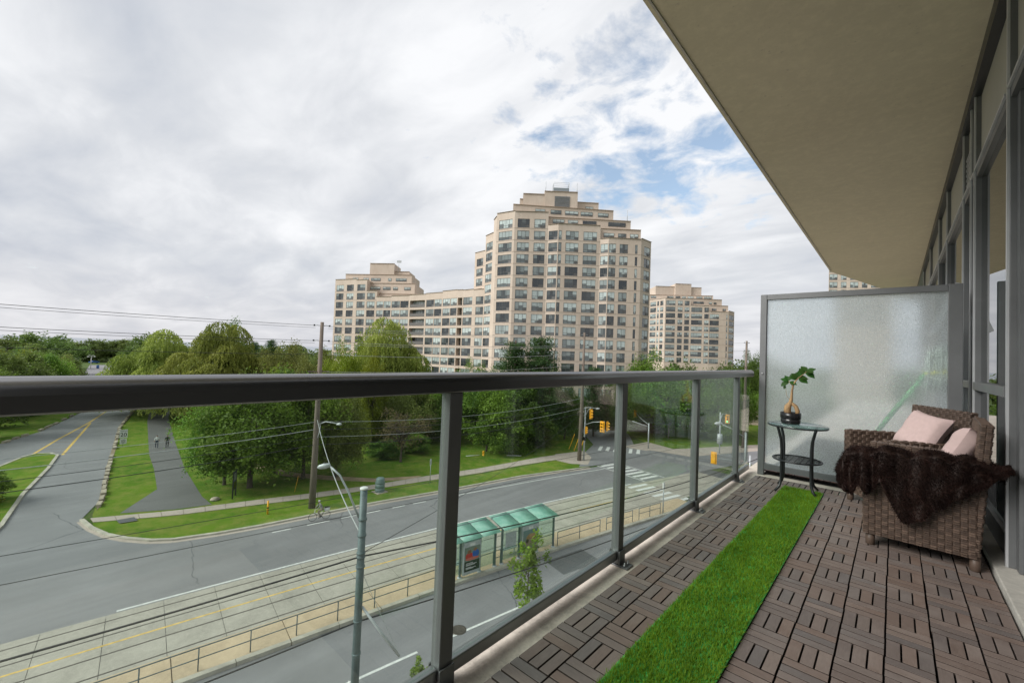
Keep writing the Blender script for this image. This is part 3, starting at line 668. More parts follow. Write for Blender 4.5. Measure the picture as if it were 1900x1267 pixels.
# ---- fur throw over the near arm
thr = thing('fur_throw', 'dark brown faux fur throw draped over the near armchair arm', 'blanket', (.10, 3.72, .34))
def lerp_tab(tab, x):
    if x <= tab[0][0]: return tab[0][1]
    for (a, ya), (b, yb) in zip(tab, tab[1:]):
        if x <= b: return ya+(yb-ya)*(x-a)/(b-a)
    return tab[-1][1]
LOW = [(-.285,.40),(-.255,.345),(-.20,.335),(-.165,.40),(-.135,.345),(-.10,.36),(-.065,.44),(-.03,.37),(.0,.29),(.04,.215),(.08,.205),(.12,.25),(.18,.315),(.25,.375),(.33,.46),(.40,.52),(.46,.585),(.495,.615)]
TOP = [(-.285,.49),(-.25,.565),(-.20,.603),(-.12,.628),(0,.636),(.1,.634),(.2,.648),(.3,.648),(.38,.632),(.44,.626),(.495,.622)]
def throw_pt(u, v):
    x = -.285+.78*u; lo, tp = lerp_tab(LOW, x), lerp_tab(TOP, x)
    fx = x*42
    if v < .30:      # inner side, rising to the crest
        k = v/.30; y = 3.83-.055*k; z = tp-.10*(1-k)**1.3 if x > -.16 else tp-.05*(1-k)
        if x < -.16: y = 3.80-.04*k
    elif v < .42:
        k = (v-.30)/.12; y = 3.775-.105*k; z = tp+.012*math.sin(math.pi*k)-.018*k
    else:
        k = (v-.42)/.58; z = tp-.018-(tp-.018-lo)*k; y = 3.668-.020*k-.012*math.sin(math.pi*k)
    drop = max(0, v-.35)/.65
    fold = .020*math.sin(fx*.62+2.6*math.sin(v*3.1+x*4))*(.25+drop) + .010*math.sin(fx*1.37+v*7)*(.3+drop)
    if x < -.10: fold += .028*math.sin(x*95)*drop
    if v > .34: y += -abs(fold)*.9 - .012
    z += .012*math.sin(fx*.8+v*6)*(1-drop*.6) + .007*math.sin(x*70+v*14)
    return Vector((x, y, z))
nu, nv = 90, 46; b = MB(); VP = [[throw_pt(i/(nu-1), j/(nv-1)) for j in range(nv)] for i in range(nu)]
b.add([p-Vector((.10,3.72,.34)) for row in VP for p in row], [(i*nv+j, (i+1)*nv+j, (i+1)*nv+j+1, i*nv+j+1) for i in range(nu-1) for j in range(nv-1)], 0, .15, True)
cl_ = b.build('cloth', 'fur_strand', thr); sm = cl_.modifiers.new('thick', 'SOLIDIFY'); sm.thickness = .012; sm.offset = 0
nf = 42000; ui = RNG.random(nf)*(nu-1.001); vj = RNG.random(nf)*(nv-1.001); A = np.array([[tuple(p) for p in row] for row in VP]); i0 = ui.astype(int); j0 = vj.astype(int); fu = (ui-i0)[:,None]; fv = (vj-j0)[:,None]
p00, p10, p01, p11 = A[i0,j0], A[i0+1,j0], A[i0,j0+1], A[i0+1,j0+1]
c0 = (p00*(1-fu)+p10*fu)*(1-fv)+(p01*(1-fu)+p11*fu)*fv - np.array([.10,3.72,.34])
nr = np.cross(p10-p00, p01-p00); nr /= np.linalg.norm(nr, axis=1)[:,None]+1e-9; nr *= np.where((nr[:,1] < 0) | (nr[:,2] > .5), 1, -1)[:,None]
rd = RNG.normal(0, .42, (nf,3)); dr = nr+rd+np.array([0,0,-.45]); dr /= np.linalg.norm(dr, axis=1)[:,None]; ln = RNG.uniform(.010, .021, nf)[:,None]
sd = np.cross(dr, RNG.normal(0,1,(nf,3))); sd /= np.linalg.norm(sd, axis=1)[:,None]; sd *= .0013
base = c0+nr*.004; P = np.stack([base-sd, base+sd, base+dr*ln+sd*.3, base+dr*ln-sd*.3], 1)
swirl = .5+.5*np.sin(c0[:,0]*31+np.sin(c0[:,2]*24)*2.0)*np.sin(c0[:,2]*27+c0[:,0]*9)
stuff(obj('fur', quads('fur', P, 'fur_strand', swirl**2*.75*RNG.random(nf)+.05), thr))

# ================================================================== THE GROUND AND STREET
def off(y, o):
    x = -28.75+.118*y+.0014*y*y; m_ = .118+.0028*y; k = 1/math.sqrt(1+m_*m_); return (x+o*k, y-o*m_*k)
def strip(mb, o0, o1, y0, y1, z, step=2.0, mi=0):
    n = max(1, int((y1-y0)/step)); P_ = [y0+(y1-y0)*i/n for i in range(n+1)]
    vs = [(*off(y, o0), z) for y in P_] + [(*off(y, o1), z) for y in P_]
    mb.add(vs, [(i, n+1+i, n+2+i, i+1) for i in range(n)], mi); return mb
def wall_strip(mb, pts, wd, z0, z1):
    for a, b in zip(pts, pts[1:]):
        d = Vector((b[0]-a[0], b[1]-a[1], 0)); mb.bar((a[0],a[1],(z0+z1)/2), (b[0],b[1],(z0+z1)/2), wd, z1-z0)
    return mb
ground = MB().poly([(-430,-500),(900,-500),(900,1600),(-100,1600),(-300,300),(-520,60)], G-.03); struct(ground.build('ground', 'terrain'))
struct(MB().poly([(-40000,-40000),(40000,-40000),(40000,40000),(-40000,40000)], G-3).build('lake', 'water'))
lawn = MB().poly([(-200,12.5),(-120,15),(-97,10.2),(-66,6.2),(-50,3.8),(-46.5,3.6),(-44,4.3),(-42.3,5.2),(-40.7,6.4),(-39.8,7.6),(-38.9,10.1),(-38.3,12.8),(-37.8,16.4),(-37.2,22.6),(-35.7,29.1),(-33.7,40.2),(-30.3,50.2),(-35.5,58),(-42,66),(-60,70),(-110,60),(-180,55)], G-.012)
struct(lawn.build('lawn', 'lawn'))
struct(MB().poly([(-89,-2.9),(-98.5,.9),(-120,6.4),(-160,8.5),(-160,-30),(-80,-35),(-76,-14)], G-.012).build('lawn', 'lawn'))
road = MB(); FC = [(-39.9,7.5),(-39.0,10.1),(-38.4,12.8),(-37.9,16.4),(-37.0,22.6),(-35.6,29.1),(-33.6,40.2),(-30.4,50.2),(-28.4,56.1),(-23.7,68.1),(-17.5,82),(-8,100),(8,125)]
vs = []; fs = []
for i, (x, y) in enumerate(FC): vs += [(x, y, G), (*[off(y, -2.8)][0], G)] 
for i in range(len(FC)-1): fs.append((2*i, 2*i+1, 2*i+3, 2*i+2))
road.add(vs, fs); main_road = struct(road.build('street', 'asphalt'))
mouth = MB().poly([(-49,3.0),(-46.5,3.5),(-44.1,4.2),(-42.4,5.1),(-40.8,6.3),(-39.85,7.5),(-38.0,11.5),(-29.9,12),(-30.6,6),(-31.4,0),(-32.5,-10),(-33.5,-20),(-46,-24),(-56,-16),(-62,-9),(-72,-6.5),(-90,-2.9),(-98.9,1.1),(-120.3,6.6),(-160,9.2),(-229.5,11.9),(-330,20),(-330,34),(-271,24.8),(-180,22),(-120.2,14.3),(-97.1,9.8),(-82.2,7.9),(-66.7,5.9),(-53.6,4.4)], G+.004)
park_road = struct(mouth.build('park_road', 'asphalt'))
struct(strip(MB(), 5.4, 14.0, -30, 62, G).build('near_lanes', 'asphalt'))
struct(strip(MB(), 14.0, 24, -30, 62, G+.10).build('near_pavement', 'sidewalk'))
struct(strip(MB(), 13.85, 14.15, -30, 62, G+.12).build('near_kerb', 'kerb'))
# crossing, driveway, right corner
struct(MB().poly([(-31.5,49.5),(-28.2,56.5),(-23.5,68.2),(-27.5,72),(-33,69),(-38.5,78),(-52,90),(-60,86),(-47,74),(-38,64),(-35.5,57)], G+.003).build('driveway', 'asphalt'))
struct(MB().poly([(-27.5,68.5),(-23.5,70),(-12,95),(0,118),(-40,130),(-75,100),(-52,90),(-38.5,78)], G-.008).build('lawn', 'lawn'))
MB().poly([(-31,67.5),(-23.4,68.4),(-16.5,84),(-8,101),(-10.5,103),(-20,86),(-26.5,73.5)], G+.012).build('pavement', 'sidewalk', struct(MB().poly([(-34,66.3),(-30,66.8),(-27.5,72),(-33,74)], G+.008).build('corner_pavement', 'sidewalk')))
pv = struct(MB().poly([(-20,82),(-8,101),(8,126),(30,118),(10,96),(-5,75),(-12,62)], G+.002).build('side_street', 'asphalt'))
# sidewalk as slabs
swU = [(-49.1,3.6),(-46.8,8.6),(-45.1,14.8),(-43.8,18.8),(-42.2,24.9),(-40.9,33.0),(-39.7,38),(-38.9,44),(-38.2,50),(-36.4,58)]
swL = [(-47.9,3.7),(-45.5,8.5),(-43.7,14.4),(-42.3,18.6),(-40.9,24.3),(-39.2,32.2),(-38.0,37.5),(-37.2,43.5),(-36.0,49.5),(-33.5,55.6)]
def resamp(pts, n):
    d = [0]
    for a, b in zip(pts, pts[1:]): d.append(d[-1]+math.hypot(b[0]-a[0], b[1]-a[1]))
    o_ = []
    for i in range(n):
        t = d[-1]*i/(n-1)
        for k in range(len(pts)-1):
            if t <= d[k+1]+1e-6:
                f = (t-d[k])/(d[k+1]-d[k]); o_.append((pts[k][0]+(pts[k+1][0]-pts[k][0])*f, pts[k][1]+(pts[k+1][1]-pts[k][1])*f)); break
    return o_
walk = struct(MB().poly(swU+swL[::-1], G-.004).build('sidewalk', 'soil'))
A_, B_ = resamp(swU, 37), resamp(swL, 37)
for i in range(36):
    e = .012; MB().prism([(A_[i][0]*(1-e)+A_[i+1][0]*e, A_[i][1]*(1-e)+A_[i+1][1]*e), (B_[i][0]*(1-e)+B_[i+1][0]*e, B_[i][1]*(1-e)+B_[i+1][1]*e), (B_[i+1][0]*(1-e)+B_[i][0]*e, B_[i+1][1]*(1-e)+B_[i][1]*e), (A_[i+1][0]*(1-e)+A_[i][0]*e, A_[i+1][1]*(1-e)+A_[i][1]*e)], G-.003, G+.03+random.uniform(0,.008)).build('paving_slab', 'sidewalk', walk)
struct(MB().poly([(-33.3,55.6),(-31.4,51.6),(-33.2,50),(-36,50),(-38,53),(-36.4,58.5)], G+.006).build('corner_pavement', 'sidewalk'))
struct(MB().poly([(-49,5.4),(-54.7,8.7),(-63.5,9.7),(-71.9,10.4),(-101.3,14.1),(-140,20),(-180,25),(-180,30),(-140,24.5),(-104.3,17.6),(-77.4,14.1),(-61.4,12.2),(-49.5,11.3),(-46.5,11.4),(-47.2,8.8)], G+.002).build('park_path', 'asphalt_path'))
struct(MB().poly([(-62,18.2),(-56,19.8),(-52,20.9),(-48,23.6),(-44.2,26.6),(-41.7,31.2),(-41.3,30),(-43,25.9),(-47,22.4),(-51.6,19.4),(-56,18.2),(-62,16.9)], G-.004).build('dirt_path', 'dirt_path'))
# kerbs
kb = MB(); FK = [(-49.0,3.1),(-46.5,3.5),(-44.1,4.2),(-42.4,5.1),(-40.8,6.3)]+FC[:8]; wall_strip(kb, FK, .28, G-.02, G+.13); struct(kb.build('kerb', 'kerb'))
kb = MB(); wall_strip(kb, FK, .5, G+.0, G+.012); kb.v = [(a+.28,b-.06,c) for a,b,c in kb.v]; struct(kb.build('gutter', 'sidewalk'))
md = [(-77.6,2.4),(-70.4,1.5),(-60.3,-.2),(-51.1,-1.2),(-44.5,-2.6),(-44.0,-4.2),(-47,-5.6),(-60,-5.4),(-72.7,-2.8),(-75.2,-1.8),(-78.8,-.4),(-79.9,.6),(-79.3,1.8)]
struct(MB().prism(md, G, G+.11).build('median_island', 'lawn')); kb = MB(); wall_strip(kb, md+md[:1], .28, G, G+.15); struct(kb.build('median_kerb', 'kerb'))
# stones edging the park road
es_b = MB(); es_b.box((0,0,.14),(1.35,.34,.28)); es_m = es_b.mesh('edging_stone', 'stone_edge')
edge_r = [(-51.5,4.15),(-53.6,4.6),(-66.7,6.1),(-82.2,8.1),(-97.1,10.0),(-120.2,14.5)]; edge_l = [(-88,-3.4),(-98.9,.9),(-120.3,6.4)]
kr = struct(MB().poly([(-51,4.1),(-53.6,4.8),(-66.7,6.3),(-82.2,8.3),(-97.1,10.2),(-120,14.7),(-120.2,14.3),(-97.1,9.8),(-82.2,7.9),(-66.7,5.9),(-53.6,4.4)], G+.006).build('road_verge', 'soil'))
for ed, nn in ((edge_r, 38), (edge_l, 16)):
    pts = resamp(ed, nn)
    for i in range(nn-1):
        if random.random() < .12: continue
        a, b = pts[i], pts[i+1]; o = obj('edging_stone', es_m, kr, 0, ((a[0]+b[0])/2+random.uniform(-.08,.08), (a[1]+b[1])/2+random.uniform(-.06,.06), G-.02))
        o.rotation_euler = (random.uniform(-.06,.06), random.uniform(-.03,.03), math.atan2(b[1]-a[1], b[0]-a[0])+random.uniform(-.07,.07)); o.scale = (random.uniform(.85,1.15), random.uniform(.8,1.2), random.uniform(.8,1.15))
# streetcar track bed, slab by slab
bed = struct(strip(MB(), -2.9, 3.1, -30, 62, G-.02).build('track_bed', 'asphalt_patch'))
y = -16.0
while y < 58:
    b = MB()
    for o0, o1 in ((-2.88,-2.26),(-2.16,-.78),(-.68,.93),(1.03,2.46),(2.56,3.08)):
        b.prism([off(y+.012,o0), off(y+.012,o1), off(y+2.338,o1), off(y+2.338,o0)], G-.018, G+.02)
    b.build('bed_slab', 'trackslab', bed); y += 2.35
for o in (-2.21,-.73,.98,2.51):
    strip(MB(), o-.035, o+.035, -30, 60, G+.016).build('rail', 'rail_steel', bed)
plat = struct(strip(MB(), 3.1, 5.42, -30, 46, G+.05).build('platform_core', 'soil')); y = -18.0
while y < 44:
    b = MB(); b.prism([off(y+.02,3.09), off(y+.02,5.12), off(y+4.63,5.12), off(y+4.63,3.09)], G-.01, G+.17); b.build('platform_slab', 'platform', plat)
    b = MB(); b.prism([off(y+.03,5.13), off(y+.03,5.42), off(y+2.3,5.42), off(y+2.3,5.13)], G-.01, G+.185).prism([off(y+2.33,5.13), off(y+2.33,5.42), off(y+4.62,5.42), off(y+4.62,5.13)], G-.01, G+.185); b.build('kerb_stone', 'kerb', plat); y += 4.65
# painted lines
def mark(o0, o1, y0, y1, m_='white_paint', z=.008, par=None): return strip(MB(), o0, o1, y0, y1, G+z).build('lane_marking', m_, par or main_road)
mark(-3.18,-3.02, 3.2, 47, par=main_road); mark(.06,.19,-20, 48,'yellow_paint', .024, bed)
for y0, y1 in ((11.7,13.0),(14.2,15.9),(16.8,18.1),(19.0,20.2),(21.3,22.5),(23.3,24.6)): mark(-9.5,-9.36,y0,y1)
mark(-9.5,-9.36,25.8,49); mark(9.4,9.55,-10,14.7); mark(9.4,9.55,16.1,40)
for i in range(7): mark(-10.8+i*1.1,-10.3+i*1.1,49.6,52.6)
for i in range(6): mark(-2.4+i*1.1,-1.9+i*1.1,45.6,48.6,'white_paint',.024,bed)
mark(-11,-3.0,49.2,49.35); mark(-11,-3,52.8,52.95)
for i in range(6):
    x, y = -35.2+i*1.05, 60.6+i*.55; MB().poly([(x,y),(x+.45,y+.25),(x-.9,y+3.3),(x-1.35,y+3.05)], G+.012).build('lane_marking','white_paint',main_road)
def ground_line(pts, wd, m_, z=.010):
    b = MB()
    for a, c in zip(pts, pts[1:]):
        d = Vector((c[0]-a[0], c[1]-a[1])).normalized(); nx, ny = -d.y*wd/2, d.x*wd/2; b.add([(a[0]+nx,a[1]+ny,G+z),(a[0]-nx,a[1]-ny,G+z),(c[0]-nx,c[1]-ny,G+z),(c[0]+nx,c[1]+ny,G+z)], ((0,1,2,3),))
    return b.build('lane_marking', m_, park_road)
ground_line([(-150,14.2),(-120.4,10.3),(-104.3,6.6),(-90,2.7),(-79.3,.1)], .28, 'yellow_paint'); ground_line([(-104.3,6.9),(-90,4.7),(-77.8,2.8)], .28, 'yellow_paint')
for i in range(9):
    x = -99+i*2.3; ya = 6.0-(x+99)*-.0; y1 = 6.6+(x+104.3)*-.155; y0 = 6.6+(x+104.3)*-.262; ground_line([(x,y0),(x+1.0,y1)], .16, 'brown_brick', .009)
mh = MB().lathe([(.42,0),(.42,.012),(.36,.013),(.35,.009)],24).build('manhole_cover', 'rail_steel', None, 0, (-17.2,15.75,G)); tag(mh, 'round iron manhole cover in the near lane', 'manhole')
struct(MB().poly([(-18.6,25.2),(-16.6,24.6),(-15.8,28.2),(-17.9,28.8)], G+.006).build('asphalt_repair', 'asphalt_patch'))
struct(MB().poly([(-47.2,5.0),(-46.2,5.1),(-46.0,6.2),(-47.1,6.1)], G+.05).build('tactile_plate', 'asphalt_patch'))

# ---- platform guard rails
def guard(label, y0, y1, nposts, oo=5.02):
    ys = [y0+(y1-y0)*i/(nposts-1) for i in range(nposts)]; base = off(ys[0], oo); Z = G+.17
    t = thing('guard_rail', label, 'guard rail', (*base, Z), 0, 'guard rails on the streetcar platform')
    def lp(y, z): p = off(y, oo); return (p[0]-base[0], p[1]-base[1], z)
    for y in ys: MB().tube([lp(y,0), lp(y,1.02)], .03, 6).build('post', 'pole_green', t)
    yy = [y0+(y1-y0)*i/24 for i in range(25)]
    MB().tube([lp(y,1.03) for y in yy], .028, 6).build('top_rail', 'pole_green', t); MB().tube([lp(y,.55) for y in yy], .024, 6).build('mid_rail', 'pole_green', t)
guard('long green guard rail on the platform left of the bus shelters', -6, 18.3, 13)
guard('short guard rail between the two bus shelters', 22.55, 23.15, 2)
guard('guard rail just right of the second bus shelter', 28.6, 33.4, 3)
guard('guard rail in front of the white post at the platform end', 34.2, 37.6, 3); guard('last short guard rail at the far platform end', 38.5, 41.6, 3)

# ---- shelters
def shelter(label, ys, ad, post_m, board):
    base = off((ys[0]+ys[-1])/2, 4.6); m_ = .118+.0028*(ys[0]+ys[-1])/2; rz = -math.atan(m_); Z = G+.17
    t = thing('transit_shelter', label, 'shelter', (*base, Z), rz, 'shelters on the streetcar platform')
    yc = (ys[0]+ys[-1])/2; k = math.sqrt(1+m_*m_); ls = [(y-yc)*k for y in ys]; y0, y1 = ls[0], ls[-1]; fx, bx2 = .42, -1.0
    for y in ls:
        MB().bx(fx-.06,fx+.06,y-.06,y+.06,0,2.42).build('post','pole_green',t)
        MB().lathe([(.17,0),(.15,.06),(.09,.08)],10).build('post_foot','galv',t,0,(fx,y,0))
        MB().bar((fx,y,2.40),(bx2,y,2.72),.07,.08).build('roof_arm','pole_green',t)
    MB().bx(fx-.045,fx+.045,y0,y1,2.33,2.415).build('front_beam','pole_green',t); MB().bx(bx2-.05,bx2+.05,y0-.04,y1+.2,2.66,2.75).build('rear_beam','pole_green',t)
    nb_ = len(ls)-1
    for i in range(nb_):
        a, b = ls[i]-(.06 if i == 0 else -.02), ls[i+1]+(.25 if i == nb_-1 else -.02); r_ = MB(); vs = []; n = 7
        for j in range(n):
            f = j/(n-1); x = fx+.35-(fx+.35-bx2+.25)*f; z = 2.40+.36*f**.8
            vs += [(x,a,z),(x,b,z)]
        r_.add(vs, [(2*j,2*j+2,2*j+3,2*j+1) for j in range(n-1)], 0, .5, True); ro = r_.build('roof_pane','shelter_roof',t); sm = ro.modifiers.new('t','SOLIDIFY'); sm.thickness = .02
        MB().bx(fx-.012,fx+.012,ls[i]+.065,ls[i+1]-.065,.25,2.32).build('glass_pane','glass_shelter',t)
        for z in (.95,): MB().bx(fx-.03,fx-.013,ls[i]+.06,ls[i+1]-.06,z,z+.05).build('mid_rail','pole_green',t)
        if i == ad:
            A = MB().bx(fx+.013,fx+.25,ls[i]+.10,ls[i+1]-.10,.18,2.28).build('advert_box','galv',t,.03); hh = (ls[i]+.10, ls[i+1]-.10)
            MB().bx(fx+.2505,fx+.262,hh[0]+.07,hh[1]-.07,.40,1.95).build('poster',post_m,A)
            MB().bx(fx+.2505,fx+.27,(hh[0]+hh[1])/2-.2,(hh[0]+hh[1])/2+.2,2.0,2.18).build('name_plate','white_paint',A)
        if i == board: MB().bx(fx+.013,fx+.03,ls[i]+.3,ls[i+1]-.3,1.05,2.05).build('map_board','galv',t)
    MB().bx(-.75,-.35,y0+.6,y0+2.0,.40,.45).build('bench_seat','galv',t); MB().bx(-.58,-.52,y0+.7,y0+.76,0,.40).build('bench_leg','galv',t); MB().bx(-.58,-.52,y0+1.84,y0+1.9,0,.40).build('bench_leg','galv',t)
shelter('nearer teal roofed shelter with a red and blue poster', [19.1,19.9,21.4,22.65], 1, 'poster_kids', 0)
shelter('farther teal roofed shelter with a brown picture poster', [23.3,24.8,26.5,28.1], 1, 'poster_brown', 0)

# ---- poles and wires
def pole_wood(label, x, y, h, r=.31):
    t = thing('utility_pole', label, 'utility pole', (x,y,G), 0, 'wooden utility poles'); lx = .022*h
    MB().tube([(0,0,-.2),(lx*.3,0,h*.35),(lx*.35,0,h*.6),(lx*.5,0,h)], [r,r*.85,r*.72,r*.5], 10).build('shaft','wood_pole',t)
    return t, lx*.5
p1, l1 = pole_wood('tall wooden utility pole beside the cyclist', -39.8, 17.6, 17.1)
p2, l2 = pole_wood('wooden utility pole behind the traffic signals', -33.5, 52.6, 18.3)
p3, l3 = pole_wood('distant utility pole rising beside the frosted screen', -19.6, 83.3, 18.7)
for p_, lx, h in ((p1,l1,17.1),(p2,l2,18.3),(p3,l3,18.7)):
    for k, dz in enumerate((.35, 1.75)):
        for s in (-1, 1):
            MB().tube([(lx,0,h-dz),(lx+s*.15,s*.35,h-dz+.05),(lx+s*.22,s*.62,h-dz)], .035, 6).build('insulator_arm','galv',p_)
            MB().lathe([(.05,0),(.09,.05),(.06,.08),(.09,.12),(.05,.16)],8).build('insulator','plastic_black',p_,0,(lx+s*.22,s*.62,h-dz-.05))
    MB().bar((lx-.1,-1.0,h-4.6),(lx-.1,.9,h-4.6),.10,.10).build('crossarm','wood_pole',p_)
# cobra luminaire and hardware on pole 1 and 2
for p_, h in ((p1,7.6),(p2,7.3)):
    MB().tube([(.2,0,h),(.9,.5,h+.35),(2.0,1.1,h+.25)], .045, 6).build('lamp_arm','galv',p_)
    MB().lathe([(.04,-.28),(.11,-.15),(.13,.08),(.07,.26)],8,sx=1,sy=.8).build('lamp_head','galv',p_,0,(2.1,1.15,h+.22)).rotation_euler=(0,R(80),R(28))
MB().tube([(.25,0,6.2),(.5,.1,6.9),(.42,.2,7.5),(.2,.1,7.9)], .05, 6).build('cable_loop','wire_light',p1)
for i,(z,yy) in enumerate(((2.6,.1),(2.9,.0),(3.6,-.05))): MB().box((.21,yy,z),(.03,.06,.09)).build('tag_plate','white_paint',p1)
# grey steel pole near the building, with lamp arm and strut
np_ = thing('street_light_pole', 'grey green steel pole with a bent lamp arm near the balcony', 'lamp post', (-14.86, 8.50, G))
MB().tube([(0,0,0),(.0,0,5.0),(0,0,9.5)], [.155,.142,.132], 16).build('shaft','pole_green',np_); MB().lathe([(.132,9.5),(.15,9.51),(.15,9.56),(.12,9.58)],16).build('cap','white_paint',np_)
MB().tube([(-.15,-.05,8.35),(-.42,-.38,9.35),(-.65,-.65,10.0),(-.88,-.92,10.32)], .04, 8).build('lamp_arm','galv',np_)
lh = MB().lathe([(.05,-.42),(.13,-.30),(.17,0),(.13,.28),(.05,.36)],12,sx=1,sy=.75).build('lamp_head','galv',np_,0,(-1.03,-1.08,10.34)); lh.scale = (.62,.62,.62); lh.rotation_euler=(0,R(78),R(47))
MB().lathe([(.04,0),(.04,.08)],8).build('photocell','plastic_black',lh,0,(-.13,0,.05)).rotation_euler=(0,R(-90),0)
for z in (8.35,7.75,7.1,6.95,6.6,4.6,3.4): MB().lathe([(.15,z),(.165,z+.01),(.165,z+.07),(.15,z+.08)],14).build('clamp','pole_green',np_)
MB().tube([(.1,.1,5.15),(.62,.62,4.2),(1.15,1.12,3.35)], .05, 8).build('span_strut','galv',np_)
MB().box((-.22,-.1,2.1),(.12,.02,.5)).build('flag_sign','white_paint',np_)
np2 = thing('street_light_pole', 'far steel pole with lamp arm at the intersection by the screen', 'lamp post', (-14.2, 61.5, G))
MB().tube([(0,0,0),(0,0,5.9)], .13, 10).build('shaft','galv',np2); MB().tube([(0,0,5.2),(-1.4,-.8,6.2),(-2.4,-1.6,6.75)], .06, 6).build('lamp_arm','galv',np2)
MB().lathe([(.05,-.5),(.22,-.2),(.25,.2),(.08,.5)],10,sx=1,sy=.8).build('lamp_head','galv',np2,0,(-2.8,-1.9,6.85)).rotation_euler=(0,R(85),R(35))
# wires
WN = [0]
def wire(label, a, b, sag, r=.022, m_='wire_dark'):
    a, b = Vector(a), Vector(b); n = 22; pts = [a.lerp(b, i/n) - Vector((0,0,4*sag*(i/n)*(1-i/n))) for i in range(n+1)]
    pts = [p-a for p in pts]
    return tag(MB().tube(pts, r, 4, caps=False).build('overhead_wire', m_, None, 0, a), label, 'wire', 'overhead wires')
q1 = lambda dz, s=0: (-39.62, 17.6+s, G+17.1-dz); q2 = lambda dz, s=0: (-33.3, 52.6+s, G+18.3-dz); q3 = lambda dz, s=0: (-19.4, 83.3+s, G+18.7-dz); q0 = lambda dz, s=0: (-42.6, -26, G+17.6-dz)
for i, dz in enumerate((.35, .55, 1.75, 1.95, 3.0, 4.6)):
    o_ = ('topmost','second','third','fourth','fifth','lowest')[i]
    wire(f'{o_} of the upper wires running left from the tall wooden pole', q0(dz-.1), q1(dz,-.6), .35 if i < 5 else .5, .018 if i % 2 else .024)
    wire(f'{o_} of the upper wires between the tall wooden pole and the signal pole', q1(dz,.6), q2(dz,-.6), .45, .018 if i % 2 else .022, 'wire_light')
    if i in (0,2,4): wire(f'{o_} of the upper wires running from the signal pole towards the screen', q2(dz,.6), q3(dz,-.6), .5, .02, 'wire_light')
for i, dz in enumerate((9.2, 9.9, 10.6, 11.3)):
    o_ = ('highest','second','third','lowest')[i]
    wire(f'{o_} of the low cable bundle left of the tall wooden pole', (-43.2,-26,G+17.1-dz+.2), q1(dz), .9, .032 if i in (1,3) else .022, 'wire_light' if i < 2 else 'wire_dark')
    wire(f'{o_} of the low cable bundle right of the tall wooden pole', q1(dz), q2(dz+.2), .9, .032 if i in (1,3) else .022, 'wire_dark' if i % 2 else 'wire_light')
NP = (-14.86, 8.5); nz = lambda z: (*NP, G+z)
wire('thick white twisted cable from the tall wooden pole down to the steel pole', q1(9.0), nz(7.75), .7, .028, 'wire_light')
def ov(y, o, z): p = off(y, o); return (p[0], p[1], G+z)
wire('black trolley wire over the far streetcar track', ov(-25,-1.47,5.6), ov(60,-1.47,5.6), .25, .016); wire('black trolley wire over the near streetcar track', ov(-25,1.75,5.6), ov(60,1.75,5.6), .25, .016)
wire('thick black cable left of the steel pole, upper', (-21,-26,G+7.4), nz(7.0), .5, .03); wire('thick black cable right of the steel pole, upper', nz(7.0), (-7.0,50,G+7.2), .7, .03)
wire('black cable left of the steel pole, lower', (-20,-26,G+4.9), nz(4.6), .4, .026); wire('black cable right of the steel pole, lower', nz(4.6), (-7.0,50,G+5.4), .7, .026)
wire('thin guy wire from the steel pole to its white strut', nz(6.6), (-13.7,9.62,G+3.38), .05, .010, 'wire_light')
wire('span wire from the steel pole up to the right over the tracks', nz(7.1), (-33.5,52.6,G+6.6), .6, .012, 'wire_dark')

# ---- traffic signals
sig_b = MB().bx(-.13,.13,-.18,.18,-.55,.55); SM = {}
def signal(label, x, y, z, rz, lit=None, pole=None, s=1.0):
    t = thing('traffic_signal', label, 'traffic light', (x,y,z), rz, 'yellow traffic signals'); t.scale = (s*.82,s*.82,s*.82)
    MB().bx(-.12,.12,-.19,.19,-.56,.56).build('housing','signal_yellow',t,.03); MB().bx(-.02,.0,-.30,.30,-.66,.66).build('backplate','signal_yellow',t)
    for k in range(3):
        zz_ = .36-.36*k; MB().lathe([(.11,0),(.11,.02),(.06,.035)],14).build('lens','lens_green' if lit == k else 'lens_off',t,0,(.121,0,zz_)).rotation_euler=(0,R(90),0)
        v = MB(); n = 9; vs = []
        for j in range(n):
            a = R(-10+200*j/(n-1)); vs += [(.12,.125*math.cos(a),zz_+.125*math.sin(a)),(.32,.125*math.cos(a),zz_+.125*math.sin(a)-.02)]
        v.add(vs,[(2*j,2*j+1,2*j+3,2*j+2) for j in range(n-1)]); v.build('visor','signal_yellow',t)
    return t
m, n_, l_, o_ = nodes('lens_green'); e = n_('ShaderNodeEmission'); e.inputs[0].default_value = (.1,1,.45,1); e.inputs[1].default_value = 1.5; l_(e.outputs[0], o_.inputs[0])
cdir = lambda x, y: math.atan2(-y, -x)
signal('hanging yellow signal on the long arm, left of the pair', -28.99, 50.9, -8.05, cdir(-29,51)-.5, None, s=1.35); signal('hanging yellow signal on the long arm, right of the pair', -28.55, 51.5, -8.0, cdir(-29,51)+1.2, s=1.25)
signal('upper yellow signal on the short arm by the wooden pole', -31.72, 52.5, -6.82, cdir(-32,53)+.9, s=1.3); signal('yellow signal mounted low beside the steel pole', -32.8, 53.1, -9.3, cdir(-33,53)+1.0, s=1.0)
signal('far yellow signal hanging above the covered ramp', -36.1, 75.4, -9.06, cdir(-36,75)+.8, s=1.35); signal('far yellow signal showing a green light', -21.8, 81.6, -8.75, cdir(-22,82), 2, s=1.45)
signal('nearest yellow signal seen from behind over the crossing', -16.3, 55.7, -10.5, cdir(-16,56)+2.9, s=1.35)
sp = thing('signal_mast', 'steel mast with arms carrying the signals at the corner', 'signal pole', (-33.0, 53.0, G)); MB().tube([(0,0,0),(0,0,7.6)], [.14,.10], 10).build('shaft','galv',sp)
